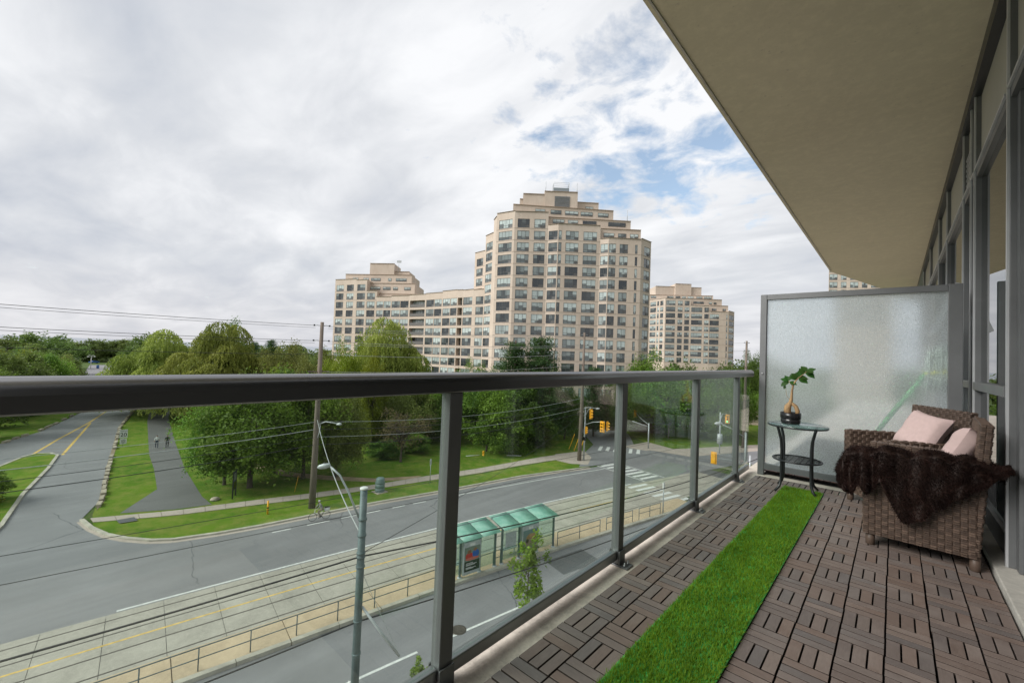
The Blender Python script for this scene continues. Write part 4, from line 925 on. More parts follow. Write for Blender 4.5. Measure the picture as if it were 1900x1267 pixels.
MB().tube([(0,0,5.1),(2.0,-1.2,5.85),(4.3,-2.0,6.3)], .05, 6).build('long_arm','galv',sp); MB().tube([(0,0,6.2),(.6,-.2,7.3),(1.2,-.5,7.65)], .045, 6).build('short_arm','galv',sp)
MB().tube([(.0,.0,4.35),(.2,.1,4.35)], .04, 6).build('side_bracket','galv',sp); MB().bx(-.2,.2,-.15,.15,2.9,3.4).build('walk_signal','plastic_black',sp)
sp2 = thing('signal_mast', 'mast with a curved arm holding the nearest signal', 'signal pole', (-13.0, 58.6, G)); MB().tube([(0,0,0),(0,0,3.6)], .10, 8).build('shaft','galv',sp2); MB().tube([(0,0,2.3),(-1.6,-1.4,2.95),(-3.2,-2.8,3.15)], .05, 6).build('curved_arm','galv',sp2)
sp3 = thing('signal_mast', 'far slim mast with a grey cabinet beyond the crossing', 'signal pole', (-21.0, 74.6, G)); MB().tube([(0,0,0),(0,0,6.7)], .10, 8).build('shaft','galv',sp3); MB().tube([(0,0,5.4),(-.6,3.4,6.1),(-.8,6.9,5.75)], .05, 6).build('curved_arm','galv',sp3); MB().lathe([(.42,1.6),(.42,3.1),(.3,3.2)],12).build('cabinet','galv',sp3)
sp4 = thing('signal_mast', 'short mast with a thin arm at the ramp corner', 'signal pole', (-30.4, 68.7, G)); MB().tube([(0,0,0),(0,0,4.2)], .11, 8).build('shaft','galv',sp4); MB().tube([(0,0,3.6),(-2.2,-1.6,4.4)], .045, 6).build('thin_arm','galv',sp4); MB().tube([(0,0,3.9),(-3,3.4,4.3),(-5.7,6.7,4.9)], .04, 6).build('signal_arm','galv',sp4)

# ---- street furniture
bn = thing('litter_bin', 'round grey green litter bin on the boulevard', 'bin', (-39.7, 24.5, G)); MB().lathe([(.46,0),(.48,.05),(.48,.42),(.45,.44),(.48,.46),(.48,.92)],20).build('drum','bin_green',bn); MB().lathe([(.50,.93),(.50,1.0),(.44,1.14),(.43,1.36),(.36,1.46),(.1,1.5)],20).build('lid','bin_green',bn); MB().bx(-.6,.6,-.6,.6,-.02,.04).build('pad','sidewalk',bn)
sg = thing('street_sign', 'small grey traffic sign on a thin post by the lawn', 'sign', (-38.6,30.1,G)); MB().tube([(0,0,0),(0,0,2.75)],.035,6).build('post','galv',sg); MB().box((0,0,2.35),(.03,.42,.6),.5).build('plate','galv',sg)
yp = thing('marker_post', 'orange yellow marker post on the grass near the kerb', 'post', (-40.8,14.2,G)); MB().tube([(0,0,0),(0,0,1.15)],[.08,.075],8).build('tube','signal_yellow',yp); MB().lathe([(.082,.5),(.082,.62)],8).build('band','plastic_black',yp)
yp2 = thing('marker_post', 'leaning yellow marker post beside the sidewalk near the tall pole', 'post', (-45.3,18.2,G)); MB().bar((0,0,0),(.12,.25,1.6),.10,.03).build('stake','signal_yellow',yp2)
for i,(x,y) in enumerate(((-37.5,57.3),(-38.6,57.5),(-35.3,55.1))):
    t = thing('marker_post', ('left yellow guy guard of the pair by the bushes','right yellow guy guard of the pair by the bushes','yellow guy guard nearest the signal mast')[i], 'post', (x,y,G)); MB().bar((0,0,0),(.4,.9,2.4),.10,.05).build('sleeve','signal_yellow',t)
hy = thing('fire_hydrant', 'small yellow hydrant on the grass slope by the bushes', 'hydrant', (-44.2,43.9,G)); MB().lathe([(.16,0),(.16,.05),(.12,.07),(.12,.5),(.15,.52),(.13,.62),(.05,.7)],10).build('barrel','signal_yellow',hy); MB().tube([(-.2,0,.4),(.2,0,.4)],.06,8).build('outlets','signal_yellow',hy)
def rod(label, a, b):
    a, b = Vector(a), Vector(b); tag(MB().tube([(0,0,0), b-a], .05, 6).build('white_pipe','white_paint',None,0,a), label, 'pipe')
rod('white pipe lying on the grass beside the hydrant', (-45.4,41.6,G+.05), (-44.5,43.4,G+.1)); rod('white pipe lying on the grass near the sidewalk', (-42.0,46.5,G+.05), (-40.3,47.8,G+.1))
pk = thing('park_notice_board', 'black framed park notice board standing edge on in the grass', 'notice board', (-47.4,13.4,G), R(62))
for s in (-.55,.55): MB().bx(-.05,.05,s-.05,s+.05,0,2.6).build('post','black_metal',pk)
MB().bx(-.03,.03,-.50,.50,.75,2.45).build('board','cloth_navy',pk); MB().bx(.031,.04,-.42,.42,1.6,2.35).build('upper_notice','galv',pk); MB().bx(.031,.04,-.42,.42,.85,1.5).build('lower_notice','leaf_yellow',pk)
tag(MB().lathe([(.3,0),(.42,.1),(.3,.25),(.05,.32)],8).build('boulder','stone_edge',None,0,(-47.6,11.9,G-.02)),'pale boulder on the grass beside the notice board','stone')
s2 = thing('speed_sign', 'white 20 speed limit sign beside the park road', 'sign', (-79.3,8.6,G), math.atan2(-8.6,79.3)); MB().tube([(0,0,0),(0,0,2.2)],.04,6).build('post','galv',s2)
MB().bx(.045,.06,-.42,.42,1.2,2.35).build('limit_plate','white_paint',s2); MB().bx(.045,.06,-.36,.36,.35,1.1).build('lower_plate','white_paint',s2)
def text(body, parent, loc_, size, m_, rot):
    cu = bpy.data.curves.new('text','FONT'); cu.body = body; cu.size = size; cu.align_x = 'CENTER'; cu.align_y = 'CENTER'; cu.extrude = .004; tmp = bpy.data.objects.new('t', cu); COL.objects.link(tmp)
    dg = bpy.context.evaluated_depsgraph_get(); me = bpy.data.meshes.new_from_object(tmp.evaluated_get(dg)); bpy.data.objects.remove(tmp); me.materials.clear(); me.materials.append(MATS[m_])
    o = obj('lettering', me, parent, 0, loc_); o.rotation_euler = rot; return o
text('20', s2, (.066,0,1.62), .72, 'plastic_black', (R(90),0,R(90))); text('MAXIMUM', s2, (.066,0,2.14), .15, 'plastic_black', (R(90),0,R(90)))
for z_, w_ in ((.92,.5),(.78,.4),(.64,.5),(.5,.3)): MB().bx(.061,.064,-w_/2,w_/2,z_-.025,z_+.025).build('print_line','plastic_black',s2)
wp = thing('platform_post', 'white and grey post at the platform end', 'post', (-16.4,40.8,G+.17)); MB().tube([(0,0,0),(0,0,2.9)],.06,8).build('tube','galv',wp); MB().box((0,0,2.55),(.12,.28,.7)).build('sign_head','white_paint',wp)
for lb,(x,y),rz,h in (('white twin arm park lamp beyond the end of the park road',(-296,18.3),.9,5.6),('white twin arm park lamp among the trees at left',(-270,11.2),.9,4.6),('white single hoop lamp at the bend of the park road',(-238,24.2),.6,3.6)):
    t = thing('park_lamp', lb, 'lamp post', (x,y,G), rz); MB().tube([(0,0,0),(0,0,h)],.16,6).build('post','white_paint',t)
    for s in ((-1,1) if 'twin' in lb else (1,)):
        MB().tube([(0,s*.2,h-.9),(0,s*.4,h+.5),(0,s*1.2,h+.9),(0,s*1.9,h+.3)],.11,6).build('arm','white_paint',t); MB().lathe([(.5,0),(.25,.5),(.08,.6)],8).build('shade','white_paint',t,0,(0,s*1.9,h-.2))
tag(MB().lathe([(.5,0),(.55,.1),(.55,1.5),(.3,1.7)],10).build('blue_bin','car_blue',None,0,(-293,20.6,G)),'small blue bin at the foot of the park lamp','bin')
tp = thing('trail_marker', 'thin dark post with an orange tag beside the far park road', 'post', (-222,20.4,G)); MB().tube([(0,0,0),(0,0,3.9)],.09,6).build('post','black_metal',tp); MB().box((0,0,3.7),(.1,.5,.7)).build('tag','signal_yellow',tp)

# ---- parked cars far off
def car(label, x, y, rz, m_):
    t = thing('parked_car', label, 'car', (x,y,G), rz, 'cars parked beyond the park'); b = MB(); prof_ = [(-2.2,.35),(-2.2,.85),(-1.9,.95),(-1.2,1.0),(-.6,1.45),(.9,1.48),(1.6,1.0),(2.15,.9),(2.2,.4)]
    nn = len(prof_); b.add([(p[0],-.85,p[1]) for p in prof_]+[(p[0],.85,p[1]) for p in prof_], [(i,i+1,nn+i+1,nn+i) for i in range(nn-1)]+[tuple(range(nn)),tuple(range(nn,2*nn))[::-1]]); b.build('body',m_,t,.05)
    for s in (-1,1): MB().add([(-1.05,s*.86,1.02),(1.4,s*.86,1.02),(.85,s*.86,1.40),(-.5,s*.86,1.38)],((0,1,2,3),)) ; q = MB(); q.add([(-1.05,s*.86,1.02),(1.4,s*.86,1.02),(.85,s*.86,1.40),(-.5,s*.86,1.38)],((0,1,2,3),)); q.build('side_window','car_glass',t)
    wm = MB().lathe([(.32,-.1),(.33,-.08),(.33,.08),(.32,.1)],12).mesh('wheel','rubber')
    for xx in (-1.35,1.35):
        for s in (-1,1): obj('wheel',wm,t,0,(xx,s*.8,.33)).rotation_euler=(R(90),0,0)
car('white car parked left of the park lamp', -350, 15.5, 1.9, 'car_white'); car('blue grey car parked right of the park lamp', -352, 23, 1.9, 'car_blue'); car('dark car parked at the end of the park road', -345, 31, 1.9, 'car_dark'); car('white car with dark roof parked beside the willow', -338, 34.5, 2.0, 'car_white')

# ---- people
def person(name, label, loc_, rz, joints, bones, mats_, group=None):
    """joints: name -> (pos, radius); bones: (a, b, material index); grown with a skin modifier, painted by nearest bone"""
    idx = {k: i for i, k in enumerate(joints)}; me = bpy.data.meshes.new(name); me.from_pydata([joints[k][0] for k in joints], [(idx[a], idx[b]) for a, b, _ in bones], []); o = bpy.data.objects.new(name, me); COL.objects.link(o)
    sk = o.modifiers.new('skin','SKIN'); sb = o.modifiers.new('sub','SUBSURF'); sb.levels = 2; sb.render_levels = 2
    for k, i in idx.items():
        sv = me.skin_vertices[0].data[i]; rr = joints[k][1]; sv.radius = rr if isinstance(rr, tuple) else (rr, rr); sv.use_root = (k == 'pelvis')
    dg = bpy.context.evaluated_depsgraph_get(); m2 = bpy.data.meshes.new_from_object(o.evaluated_get(dg)); bpy.data.objects.remove(o)
    m2.materials.clear()
    for k in mats_: m2.materials.append(MATS[k])
    for p in m2.polygons:
        c = p.center; best = 1e9; p.use_smooth = True
        for a, b, mi in bones:
            A, B = Vector(joints[a][0]), Vector(joints[b][0]); d = B-A; t_ = max(0, min(1, (c-A).dot(d)/max(1e-9, d.length_squared))); q = (c-(A+d*t_)).length - .6*.5*((joints[a][1] if not isinstance(joints[a][1], tuple) else joints[a][1][0])+(joints[b][1] if not isinstance(joints[b][1], tuple) else joints[b][1][0]))
            if q < best: best = q; p.material_index = mi
    r_ = obj(name, m2, None, 0, loc_); r_.rotation_euler.z = rz; return tag(r_, label, 'person', group)
def standing(step=.0, arm=.0):
    J = {'pelvis':((0,0,.95),(.15,.11)),'waist':((0,0,1.10),(.14,.10)),'chest':((0,0,1.34),(.17,.11)),'neck':((0,0,1.48),.055),'jaw':((.02,0,1.55),.075),'head':((.01,0,1.66),.095),'crown':((0,0,1.74),.06)}
    B = [('pelvis','waist',1),('waist','chest',0),('chest','neck',0),('neck','jaw',2),('jaw','head',2),('head','crown',3)]
    for s, sg in (('l',1),('r',-1)):
        st = step*sg
        J.update({'hip'+s:((0,sg*.10,.90),.095),'knee'+s:((.04+st*.5,sg*.11,.50),.062),'ank'+s:((-.02+st*.9,sg*.11,.09),.045),'toe'+s:((.14+st*.9,sg*.12,.04),.04),
                  'sh'+s:((0,sg*.19,1.41),.062),'elb'+s:((-.03-st*.4+arm,sg*.25,1.14),.047),'wri'+s:((.08-st*.6+arm,sg*.25,.92),.034),'hand'+s:((.11-st*.7+arm,sg*.24,.83),.032)})
        B += [('pelvis','hip'+s,1),('hip'+s,'knee'+s,1),('knee'+s,'ank'+s,1),('ank'+s,'toe'+s,4),('chest','sh'+s,0),('sh'+s,'elb'+s,0),('elb'+s,'wri'+s,2),('wri'+s,'hand'+s,2)]
    return J, B
J, B = standing(.22); wd_ = math.atan2(7.5-2.0, -60)
person('person','pedestrian in a white top walking away on the park path', (-75.7,11.7,G+.005), R(172), J, B, ['cloth_white','cloth_navy','skin','hair','shoe'], 'walkers on the park path')
person('person','pedestrian in a black top walking away on the park path', (-75.2,12.75,G+.005), R(172), *standing(-.2), ['cloth_black','cloth_black','skin','hair','shoe'], 'walkers on the park path')
sx, sy = off(26.9, 4.2)
person('person','person in an olive jacket waiting behind the brown poster', (sx,sy,G+.18), R(-70), *standing(0), ['cloth_brown','cloth_navy','skin','hair','shoe'])
# cyclist: local +X is the riding direction
BX, BY, BRZ = -36.55, 16.85, math.atan2(-1, -.17)
bk = thing('bicycle', 'silver city bicycle ridden along the kerb', 'bicycle', (BX,BY,G+.005), BRZ)
for x in (-.54,.54):
    wl = MB().tube([(x+.33*math.cos(a*.2618),0,.345+.33*math.sin(a*.2618)) for a in range(25)],.020,6,caps=False).build('wheel','rubber',bk); sp_ = MB()
    for k in range(9): sp_.tube([(x,0,.345),(x+.32*math.cos(k*.698),0,.345+.32*math.sin(k*.698))],.003,3)
    sp_.build('spokes','steel',wl)
MB().tube([(.54,0,.345),(.40,0,.78),(.36,0,.95)],.02,6).tube([(.40,0,.72),(-.08,0,.34),(-.20,0,.80)],.02,6).tube([(-.08,0,.34),(-.54,0,.345),(-.18,0,.74)],.014,6).build('frame','white_paint',bk)
MB().tube([(.26,-.27,1.02),(.34,-.12,1.0),(.36,0,.98),(.34,.12,1.0),(.26,.27,1.02)],.014,6).build('handlebar','steel',bk); MB().box((-.22,0,.83),(.26,.15,.06)).build('saddle','plastic_black',bk,.02)
MB().bx(-.80,-.38,-.14,.14,.74,.98).build('rear_crate','white_paint',bk); MB().bx(-.80,-.38,-.145,.145,.981,1.0).build('crate_lid','plastic_black',bk); MB().tube([(-.08,-.1,.34),(-.08,.1,.34)],.09,10).build('crank','black_metal',bk); 
J = {'pelvis':((-.20,0,.93),(.15,.12)),'waist':((-.15,0,1.10),(.14,.11)),'chest':((-.04,0,1.33),(.17,.12)),'neck':((.03,0,1.46),.055),'jaw':((.08,0,1.52),.07),'head':((.07,0,1.62),.095),'crown':((.05,0,1.70),.075)}
B = [('pelvis','waist',0),('waist','chest',0),('chest','neck',0),('neck','jaw',2),('jaw','head',2),('head','crown',3)]
for s, sg_, kn, an in (('l',1,(.16,.82),(-.03,.42)),('r',-1,(.10,.62),(-.10,.18))):
    J.update({'hip'+s:((-.16,sg_*.10,.88),.09),'knee'+s:((kn[0],sg_*.12,kn[1]),.062),'ank'+s:((an[0],sg_*.12,an[1]),.045),'toe'+s:((an[0]+.16,sg_*.12,an[1]-.04),.04),'sh'+s:((0,sg_*.19,1.38),.06),'elb'+s:((.12,sg_*.25,1.16),.046),'wri'+s:((.25,sg_*.26,1.05),.034),'hand'+s:((.31,sg_*.25,1.04),.034)})
    B += [('pelvis','hip'+s,1),('hip'+s,'knee'+s,1),('knee'+s,'ank'+s,1),('ank'+s,'toe'+s,4),('chest','sh'+s,0),('sh'+s,'elb'+s,0),('elb'+s,'wri'+s,0),('wri'+s,'hand'+s,2)]
person('person','cyclist in grey jacket, khaki trousers and white cap riding left', (BX,BY,G+.005), BRZ, J, B, ['cloth_grey','cloth_khaki','skin','cap_white','shoe'])

# ================================================================== APARTMENT TOWERS
BK = Vector((-.669, .743, 0)).normalized()      # depth direction of the complex
WIN = {}
def win_mesh(wd, ht):
    key = (round(wd, 1), round(ht, 1))
    if key not in WIN:
        b = MB(); w2 = wd/2; nm = max(1, round(wd/1.05)); f = .045
        b.bx(-w2, w2, -.03, .03, 0, f).bx(-w2, w2, -.03, .03, ht-f, ht).bx(-w2, -w2+f, -.03, .03, f, ht-f).bx(w2-f, w2, -.03, .03, f, ht-f)
        for k in range(1, nm): x = -w2+wd*k/nm; b.bx(x-.024, x+.024, -.03, .03, f, ht-f)
        if wd > 1.2:
            b.bx(-w2+f, w2-f, -.028, .028, ht*.33, ht*.33+.05); x0, x1 = (w2-wd/nm+.05, w2-f); b.bx(x0+.08, x1-.02, -.035, -.029, f+.02, ht*.3)
        g = MB().bx(-w2+.03, w2-.03, .005, .02, .03, ht-.03)
        WIN[key] = (b.mesh('window', 'win_frame'), g.mesh('pane', 'tower_glass'))
    return WIN[key]
mat('win_frame', (.085,.085,.082), .5); mat('balcony_rail', (.10,.095,.09), .5)
def facade(root, segs, depth, zrow=26.19, sp=2.77, kmin=-12, wh=2.08, zbase=G, rec=.12, bkd=BK):
    for si, (x0, y0, x1, y1, zt, cols, k0) in enumerate(segs):
        a, b = Vector((x0,y0,0)), Vector((x1,y1,0)); Ln = (b-a).length; d = (b-a)/Ln; nrm = Vector((d.y,-d.x,0))
        if nrm.dot(BK) > 0: nrm = -nrm
        us = sorted({0.0, Ln} | {u for c in cols for u in c[:2]}); rows = [zrow+sp*k for k in range(k0, kmin-1, -1)] if cols else []
        zs = sorted({zbase, zt} | {z-wh/2 for z in rows} | {z+wh/2 for z in rows}); zs = [z for z in zs if z <= zt]
        pt = lambda u, z, dp=0: tuple(a+d*u-nrm*dp+Vector((0,0,z))); wb = MB()
        for i in range(len(us)-1):
            uc = (us[i]+us[i+1])/2; col = next((c for c in cols if c[0] < uc < c[1]), None)
            if col is None: wb.quad(pt(us[i],zbase), pt(us[i+1],zbase), pt(us[i+1],zt), pt(us[i],zt)); continue
            for j in range(len(zs)-1):
                zc = (zs[j]+zs[j+1])/2; hole = any(abs(zc-z) < wh/2 for z in rows)
                if not hole: wb.quad(pt(us[i],zs[j]), pt(us[i+1],zs[j]), pt(us[i+1],zs[j+1]), pt(us[i],zs[j+1]))
                else:
                    R_ = 1.5 if len(col) > 2 and col[2] in ('balc','dark') else rec
                    u0, u1, z0, z1 = us[i], us[i+1], zs[j], zs[j+1]
                    wb.quad(pt(u0,z0),pt(u1,z0),pt(u1,z0,R_),pt(u0,z0,R_)).quad(pt(u0,z1),pt(u0,z1,R_),pt(u1,z1,R_),pt(u1,z1)).quad(pt(u0,z0),pt(u0,z0,R_),pt(u0,z1,R_),pt(u0,z1)).quad(pt(u1,z0),pt(u1,z1),pt(u1,z1,R_),pt(u1,z0,R_))
        bk = bkd*depth; A2, B2 = a+bk, b+bk; V = lambda p, z: (p.x, p.y, z)
        wb.quad(V(a,zt),V(b,zt),V(B2,zt),V(A2,zt)).quad(V(a,zbase),V(A2,zbase),V(A2,zt),V(a,zt)).quad(V(b,zbase),V(b,zt),V(B2,zt),V(B2,zbase)).quad(V(A2,zbase),V(B2,zbase),V(B2,zt),V(A2,zt))
        wo = wb.build('wall', 'tower_panel', root)
        # projecting floor joints and a parapet cap
        rz = math.atan2(d.y, d.x); jb = MB()
        for z in rows: jb.bar(pt(0, z-wh/2-.12, -.02), pt(Ln, z-wh/2-.12, -.02), .04, .05)
        jb.bar(pt(0, zt+.03, -.02), pt(Ln, zt+.03, -.02), .35, .06); stuff(jb.build('string_course', 'tower_joint', wo))
        for c in cols:
            wd = c[1]-c[0]; kind = c[2] if len(c) > 2 else ''; R_ = 1.5 if kind in ('balc','dark') else rec
            fm, gm = win_mesh(wd-.02, wh-.02)
            for z in rows:
                p = a+d*((c[0]+c[1])/2)-nrm*(R_-.045); f = obj('window', fm, root, 0, (p.x, p.y, z-wh/2+.01)); f.rotation_euler.z = math.atan2(-nrm.x*-1, -nrm.y) if 0 else rz
                g = obj('pane', gm, f)
                if nrm.dot(Vector((math.sin(rz), -math.cos(rz), 0))) < 0: f.rotation_euler.z = rz+math.pi
                if kind == 'balc':
                    rb = MB(); rb.bar(pt(c[0]+.05,z-wh/2+.95,.1), pt(c[1]-.05,z-wh/2+.95,.1), .06, .06); rb.bar(pt(c[0]+.05,z-wh/2+.5,.1), pt(c[1]-.05,z-wh/2+.5,.1), .03, .75); rb.build('balustrade', 'balcony_rail', root)
mat('tower_joint', (.36,.285,.225), .85, .15, .5)
def tiers(root, blocks, zb):
    for (x0,y0,x1,y1,th,zt,slits,zs) in blocks:
        a, b = Vector((x0,y0,0)), Vector((x1,y1,0)); d = (b-a).normalized(); nrm = Vector((d.y,-d.x,0)); nrm = -nrm if nrm.dot(BK) > 0 else nrm
        w_ = MB().prism([(a.x,a.y),(b.x,b.y),(b.x+BK.x*th,b.y+BK.y*th),(a.x+BK.x*th,a.y+BK.y*th)], zb, zt).build('terrace_wall', 'tower_panel', root)
        MB().bar((a.x,a.y,zt+.06),(b.x,b.y,zt+.06),.4,.10).build('parapet_cap', 'tower_joint', w_)
        for u0, u1 in slits:
            ht = .95 if zs < 39 else 1.6
            fm, gm = win_mesh(u1-u0, ht if ht > 1 else 1.0); p = a+d*((u0+u1)/2)+nrm*.04; f = obj('window', fm, root, 0, (p.x,p.y,zs-ht/2)); f.rotation_euler.z = math.atan2(d.y,d.x); obj('pane', gm, f)
MAIN=[(-88.0,81.01,-83.36,80.48,29.15,[(0.91,3.8)],0),(-80.83,78.04,-76.86,76.89,32.16,[(0.45,3.87)],1),(-75.09,75.12,-72.47,73.44,34.6,[],2),(-71.07,72.01,-66.22,73.01,34.6,[(0.68,4.38)],2),(-66.22,73.01,-60.26,78.1,34.5,[(0.71,3.51),(4.6,7.21)],2),(-60.26,78.1,-57.83,78.8,31.54,[(0.2,2.41)],1),(-57.83,78.8,-50.82,85.64,31.6,[(0.11,0.85),(1.78,4.76),(5.87,9.01)],1),(-50.82,85.64,-48.86,86.06,28.5,[(0.15,1.9)],0),(-48.86,86.06,-43.47,91.44,28.6,[(0.11,1.75),(2.6,4.54),(6.19,6.79,'slit')],0),(-43.47,91.44,-43.1,95.82,28.8,[(1.34,3.95)],0)]
WING=[(-122.05,70.85,-116.61,72.78,17.64,[(0.22,2.8),(2.98,5.69)],-4),(-116.61,72.78,-109.85,74.83,17.85,[(0.31,3.55),(3.72,6.85)],-4),(-109.85,74.83,-103.23,76.06,17.96,[(0.32,6.42,'balc')],-4),(-103.23,76.06,-96.42,76.8,18.13,[(0.24,3.48),(3.66,6.63)],-4),(-96.42,76.8,-90.18,77.03,18.43,[(0.24,3.29),(3.47,6.11)],-4),(-90.18,77.03,-88.29,77.38,18.35,[(0.16,1.77,'dark')],-4),(-88.29,77.38,-84.31,77.6,18.24,[(0.17,3.62)],-4),(-84.31,77.6,-78.77,78.55,18.12,[(0.85,5.2)],-4)]
LEFT=[(-138.0,64.98,-134.19,66.39,23.59,[(0.66,3.69)],-2),(-134.19,66.39,-129.54,67.88,23.55,[(0.96,3.9)],-2),(-129.54,67.88,-125.58,69.42,23.22,[(0.49,3.68)],-2),(-125.58,69.42,-122.28,71.18,19.66,[(0.24,3.04)],-3)]
RIGHT=[(-90.27,196.04,-85.72,190.71,25.59,[(3.14,5.64)],-1),(-85.72,190.71,-76.62,186.78,28.88,[(0.56,4.29),(4.99,6.11),(6.9,8.83)],0),(-76.62,186.78,-67.8,193.37,28.89,[(0.41,4.46),(5.49,7.58),(8.46,10.54)],0),(-67.8,193.37,-61.29,197.87,25.92,[(0.33,5.01),(5.9,7.8)],-1),(-61.29,197.87,-54.87,203.65,23.48,[(0.3,4.43),(7.66,8.19,'slit')],-2),(-54.87,203.65,-54.41,210.79,24.0,[(0.84,6.61)],-2)]
FOURTH=[(-18.1,190.95,-0.58,199.98,44.0,[(0.21,2.78),(3.81,5.59),(6.68,9.21),(10.29,11.98),(13.05,15.49),(16.7,18.21)],4)]
t = thing('apartment_tower', 'tall beige stepped apartment tower in the middle of the skyline', 'building', (-60,85,G)); 
def reb(root):                                   # parts were laid out in world space: bring them under the root
    for o in root.children: o.location = Vector(o.location)-root.location
facade(t, MAIN, 17)
tiers(t, [(-52.04,86.97,-44.78,93.76,16,31.44,[(1.14,3.6),(4.55,6.45),(7.4,9.3)],29.93),(-61.84,79.64,-47.5,93.88,15,34.06,[(1.34,4.11),(5.0,7.39),(8.55,11.84),(14.75,18.96)],33.1),(-68.61,74.89,-51.65,92.84,13,37.14,[(5.35,7.77),(9.14,11.74),(12.68,15.92),(16.55,19.5),(20.85,23.41)],35.9),(-69.46,78.17,-55.44,92.12,10,39.6,[(2.78,3.78),(16.5,18.36)],38.1),(-68.54,78.32,-64.43,82.02,9,40.78,[],0),(-64.51,81.68,-58.42,87.15,9,41.51,[],0)], 20)
lv = MB(); lva, lvb = Vector((-62.62,83.38,0)), Vector((-59.87,85.85,0)); lvn = Vector((.669,-.743,0))
for k in range(9): z = 37.7+k*.32; lv.bar((lva.x+lvn.x*.06,lva.y+lvn.y*.06,z),(lvb.x+lvn.x*.06,lvb.y+lvn.y*.06,z),.10,.20)
lv.build('louver', 'louver', t)
un = MB().prism([(-63.6,84.1),(-60.75,86.7),(-63.2,89.4),(-66.0,86.8)],41.5,43.0).build('rooftop_unit','roof_unit',t)
ra = MB(); cr = [(-63.6,84.1),(-60.75,86.7),(-63.2,89.4),(-66.0,86.8),(-63.6,84.1)]
for zz_ in (43.4,43.9,44.3): 
    for p, q in zip(cr, cr[1:]): ra.bar((*p,zz_),(*q,zz_),.05,.05)
for p in cr[:4]: ra.bar((*p,42.9),(*p,44.4),.06,.06)
ra.build('roof_railing','galv',un)
for x,y,z in ((-64.6,82.2,41.5),(-59.0,87.6,41.5),(-48.0,93.0,34.0)): MB().tube([(x,y,z),(x,y,z+2.6)],.06,5).build('antenna','galv',t)
reb(t)
t = thing('apartment_wing', 'low curved beige apartment wing left of the tall tower', 'building', (-100,78,G)); facade(t, WING, 14, kmin=-11); reb(t)
t = thing('apartment_tower', 'stepped beige apartment tower at the left end of the wing', 'building', (-130,72,G)); facade(t, LEFT, 14, kmin=-10)
tiers(t, [(-131.04,69.9,-115.05,80.24,14,22.6,[(3.8,7.22),(8.18,10.77),(11.68,13.27),(15.49,17.67)],20.9),(-137.01,67.9,-118.01,80.94,12,25.76,[(2.62,4.49),(6.32,8.25),(9.03,12.3),(14.98,16.12),(17.64,21.31)],24.1),(-130.6,72.99,-123.68,77.86,8,29.58,[],0),(-124.56,78.42,-120.31,81.57,8,27.17,[],0),(-125.0,71.9,-111.49,80.07,14,18.9,[],0)], 8)
MB().tube([(-122.9,79,27),(-122.9,79,31)],.07,5).build('antenna','galv',t); MB().bar((-123.4,78.6,30.4),(-122.2,79.5,30.4),.06,.8).build('antenna_panel','galv',t)
reb(t)
t = thing('apartment_tower', 'distant beige stepped tower right of the tall tower', 'building', (-70,195,G)); facade(t, RIGHT, 20, 26.8, 2.82, -9, 2.1)
tiers(t, [(-62.27,201.03,-55.97,206.69,18,26.5,[(1.14,3.24),(6.03,7.44)],24.59),(-69.01,196.31,-58.71,206.92,17,29.43,[(1.39,6.26),(8.65,10.12),(10.92,12.24)],27.63),(-86.31,190.18,-62.36,206.33,14,31.41,[(1.34,3.64),(8.6,11.37),(12.39,14.46),(15.21,16.91),(17.66,20.28),(21.58,24.19),(24.93,28.19)],30.4),(-83.71,192.52,-67.75,206.87,10,35.64,[],0),(-76.47,197.68,-70.94,202.66,9,36.94,[],0)], 10)
reb(t)
t = thing('apartment_tower', 'beige tower mostly hidden behind the soffit and frosted screen', 'building', (-9,196,G)); facade(t, FOURTH, 16, 27.81, 2.86, -3, 2.15, bkd=Vector((-.08,.997,0))); reb(t)

# ---- ramp wall and covered ramp beyond the crossing
tag(MB().prism([(-58,73),(-46,77.6),(-37.5,84),(-37.2,83.6),(-45.8,77.0),(-57.8,72.4)],G,G+2.6).build('retaining_wall','retaining'),'dark brown retaining wall behind the crossing','wall')
cv = thing('covered_ramp', 'low grey green metal roof over the ramp beyond the crossing', 'canopy', (-36,79,G)); rp = MB()
rp.add([(-5.2,-2.6,3.0),(4.6,1.6,2.7),(3.4,7.5,3.6),(-5.6,3.2,3.9),(-5.2,-2.6,2.8),(4.6,1.6,2.5),(3.4,7.5,3.4),(-5.6,3.2,3.7)],((0,1,2,3),(7,6,5,4),(0,4,5,1),(1,5,6,2),(2,6,7,3),(3,7,4,0))); rp.build('roof','green_roof',cv)
for k in range(11):
    f = k/10; MB().bar((-5.2+9.8*f,-2.6+4.2*f,3.03-.3*f),(-5.6+9.0*f,3.2+4.3*f,3.93-.3*f),.06,.06).build('roof_seam','green_roof',cv)
for x,y in ((-4.8,-2.0),(4.2,1.8),(3.2,6.8),(-5,3)): MB().bx(x-.1,x+.1,y-.1,y+.1,0,2.75).build('post','wood_pole',cv)
MB().prism([(-5,2.2),(3.2,6.6),(3.0,7.0),(-5.2,2.6)],0,2.9).build('rear_wall','retaining',cv)
t = thing('low_house', 'small pink walled house seen between the trees beyond the crossing', 'building', (-28,118,G), .6); MB().bx(-5,5,-3,3,0,4.0).build('wall','pink_wall',t); MB().add([],()) if 0 else None
rf = MB(); rf.add([(-5.4,-3.4,4),(5.4,-3.4,4),(5.4,3.4,4),(-5.4,3.4,4),(-3.5,0,6),(3.5,0,6)],((0,1,5,4),(1,2,5),(2,3,4,5),(3,0,4),(3,2,1,0))); rf.build('roof','brown_brick',t)
for x in (-3,0,3): MB().bx(x-.6,x+.6,-3.06,-3.001,1.2,2.6).build('window','car_glass',t)

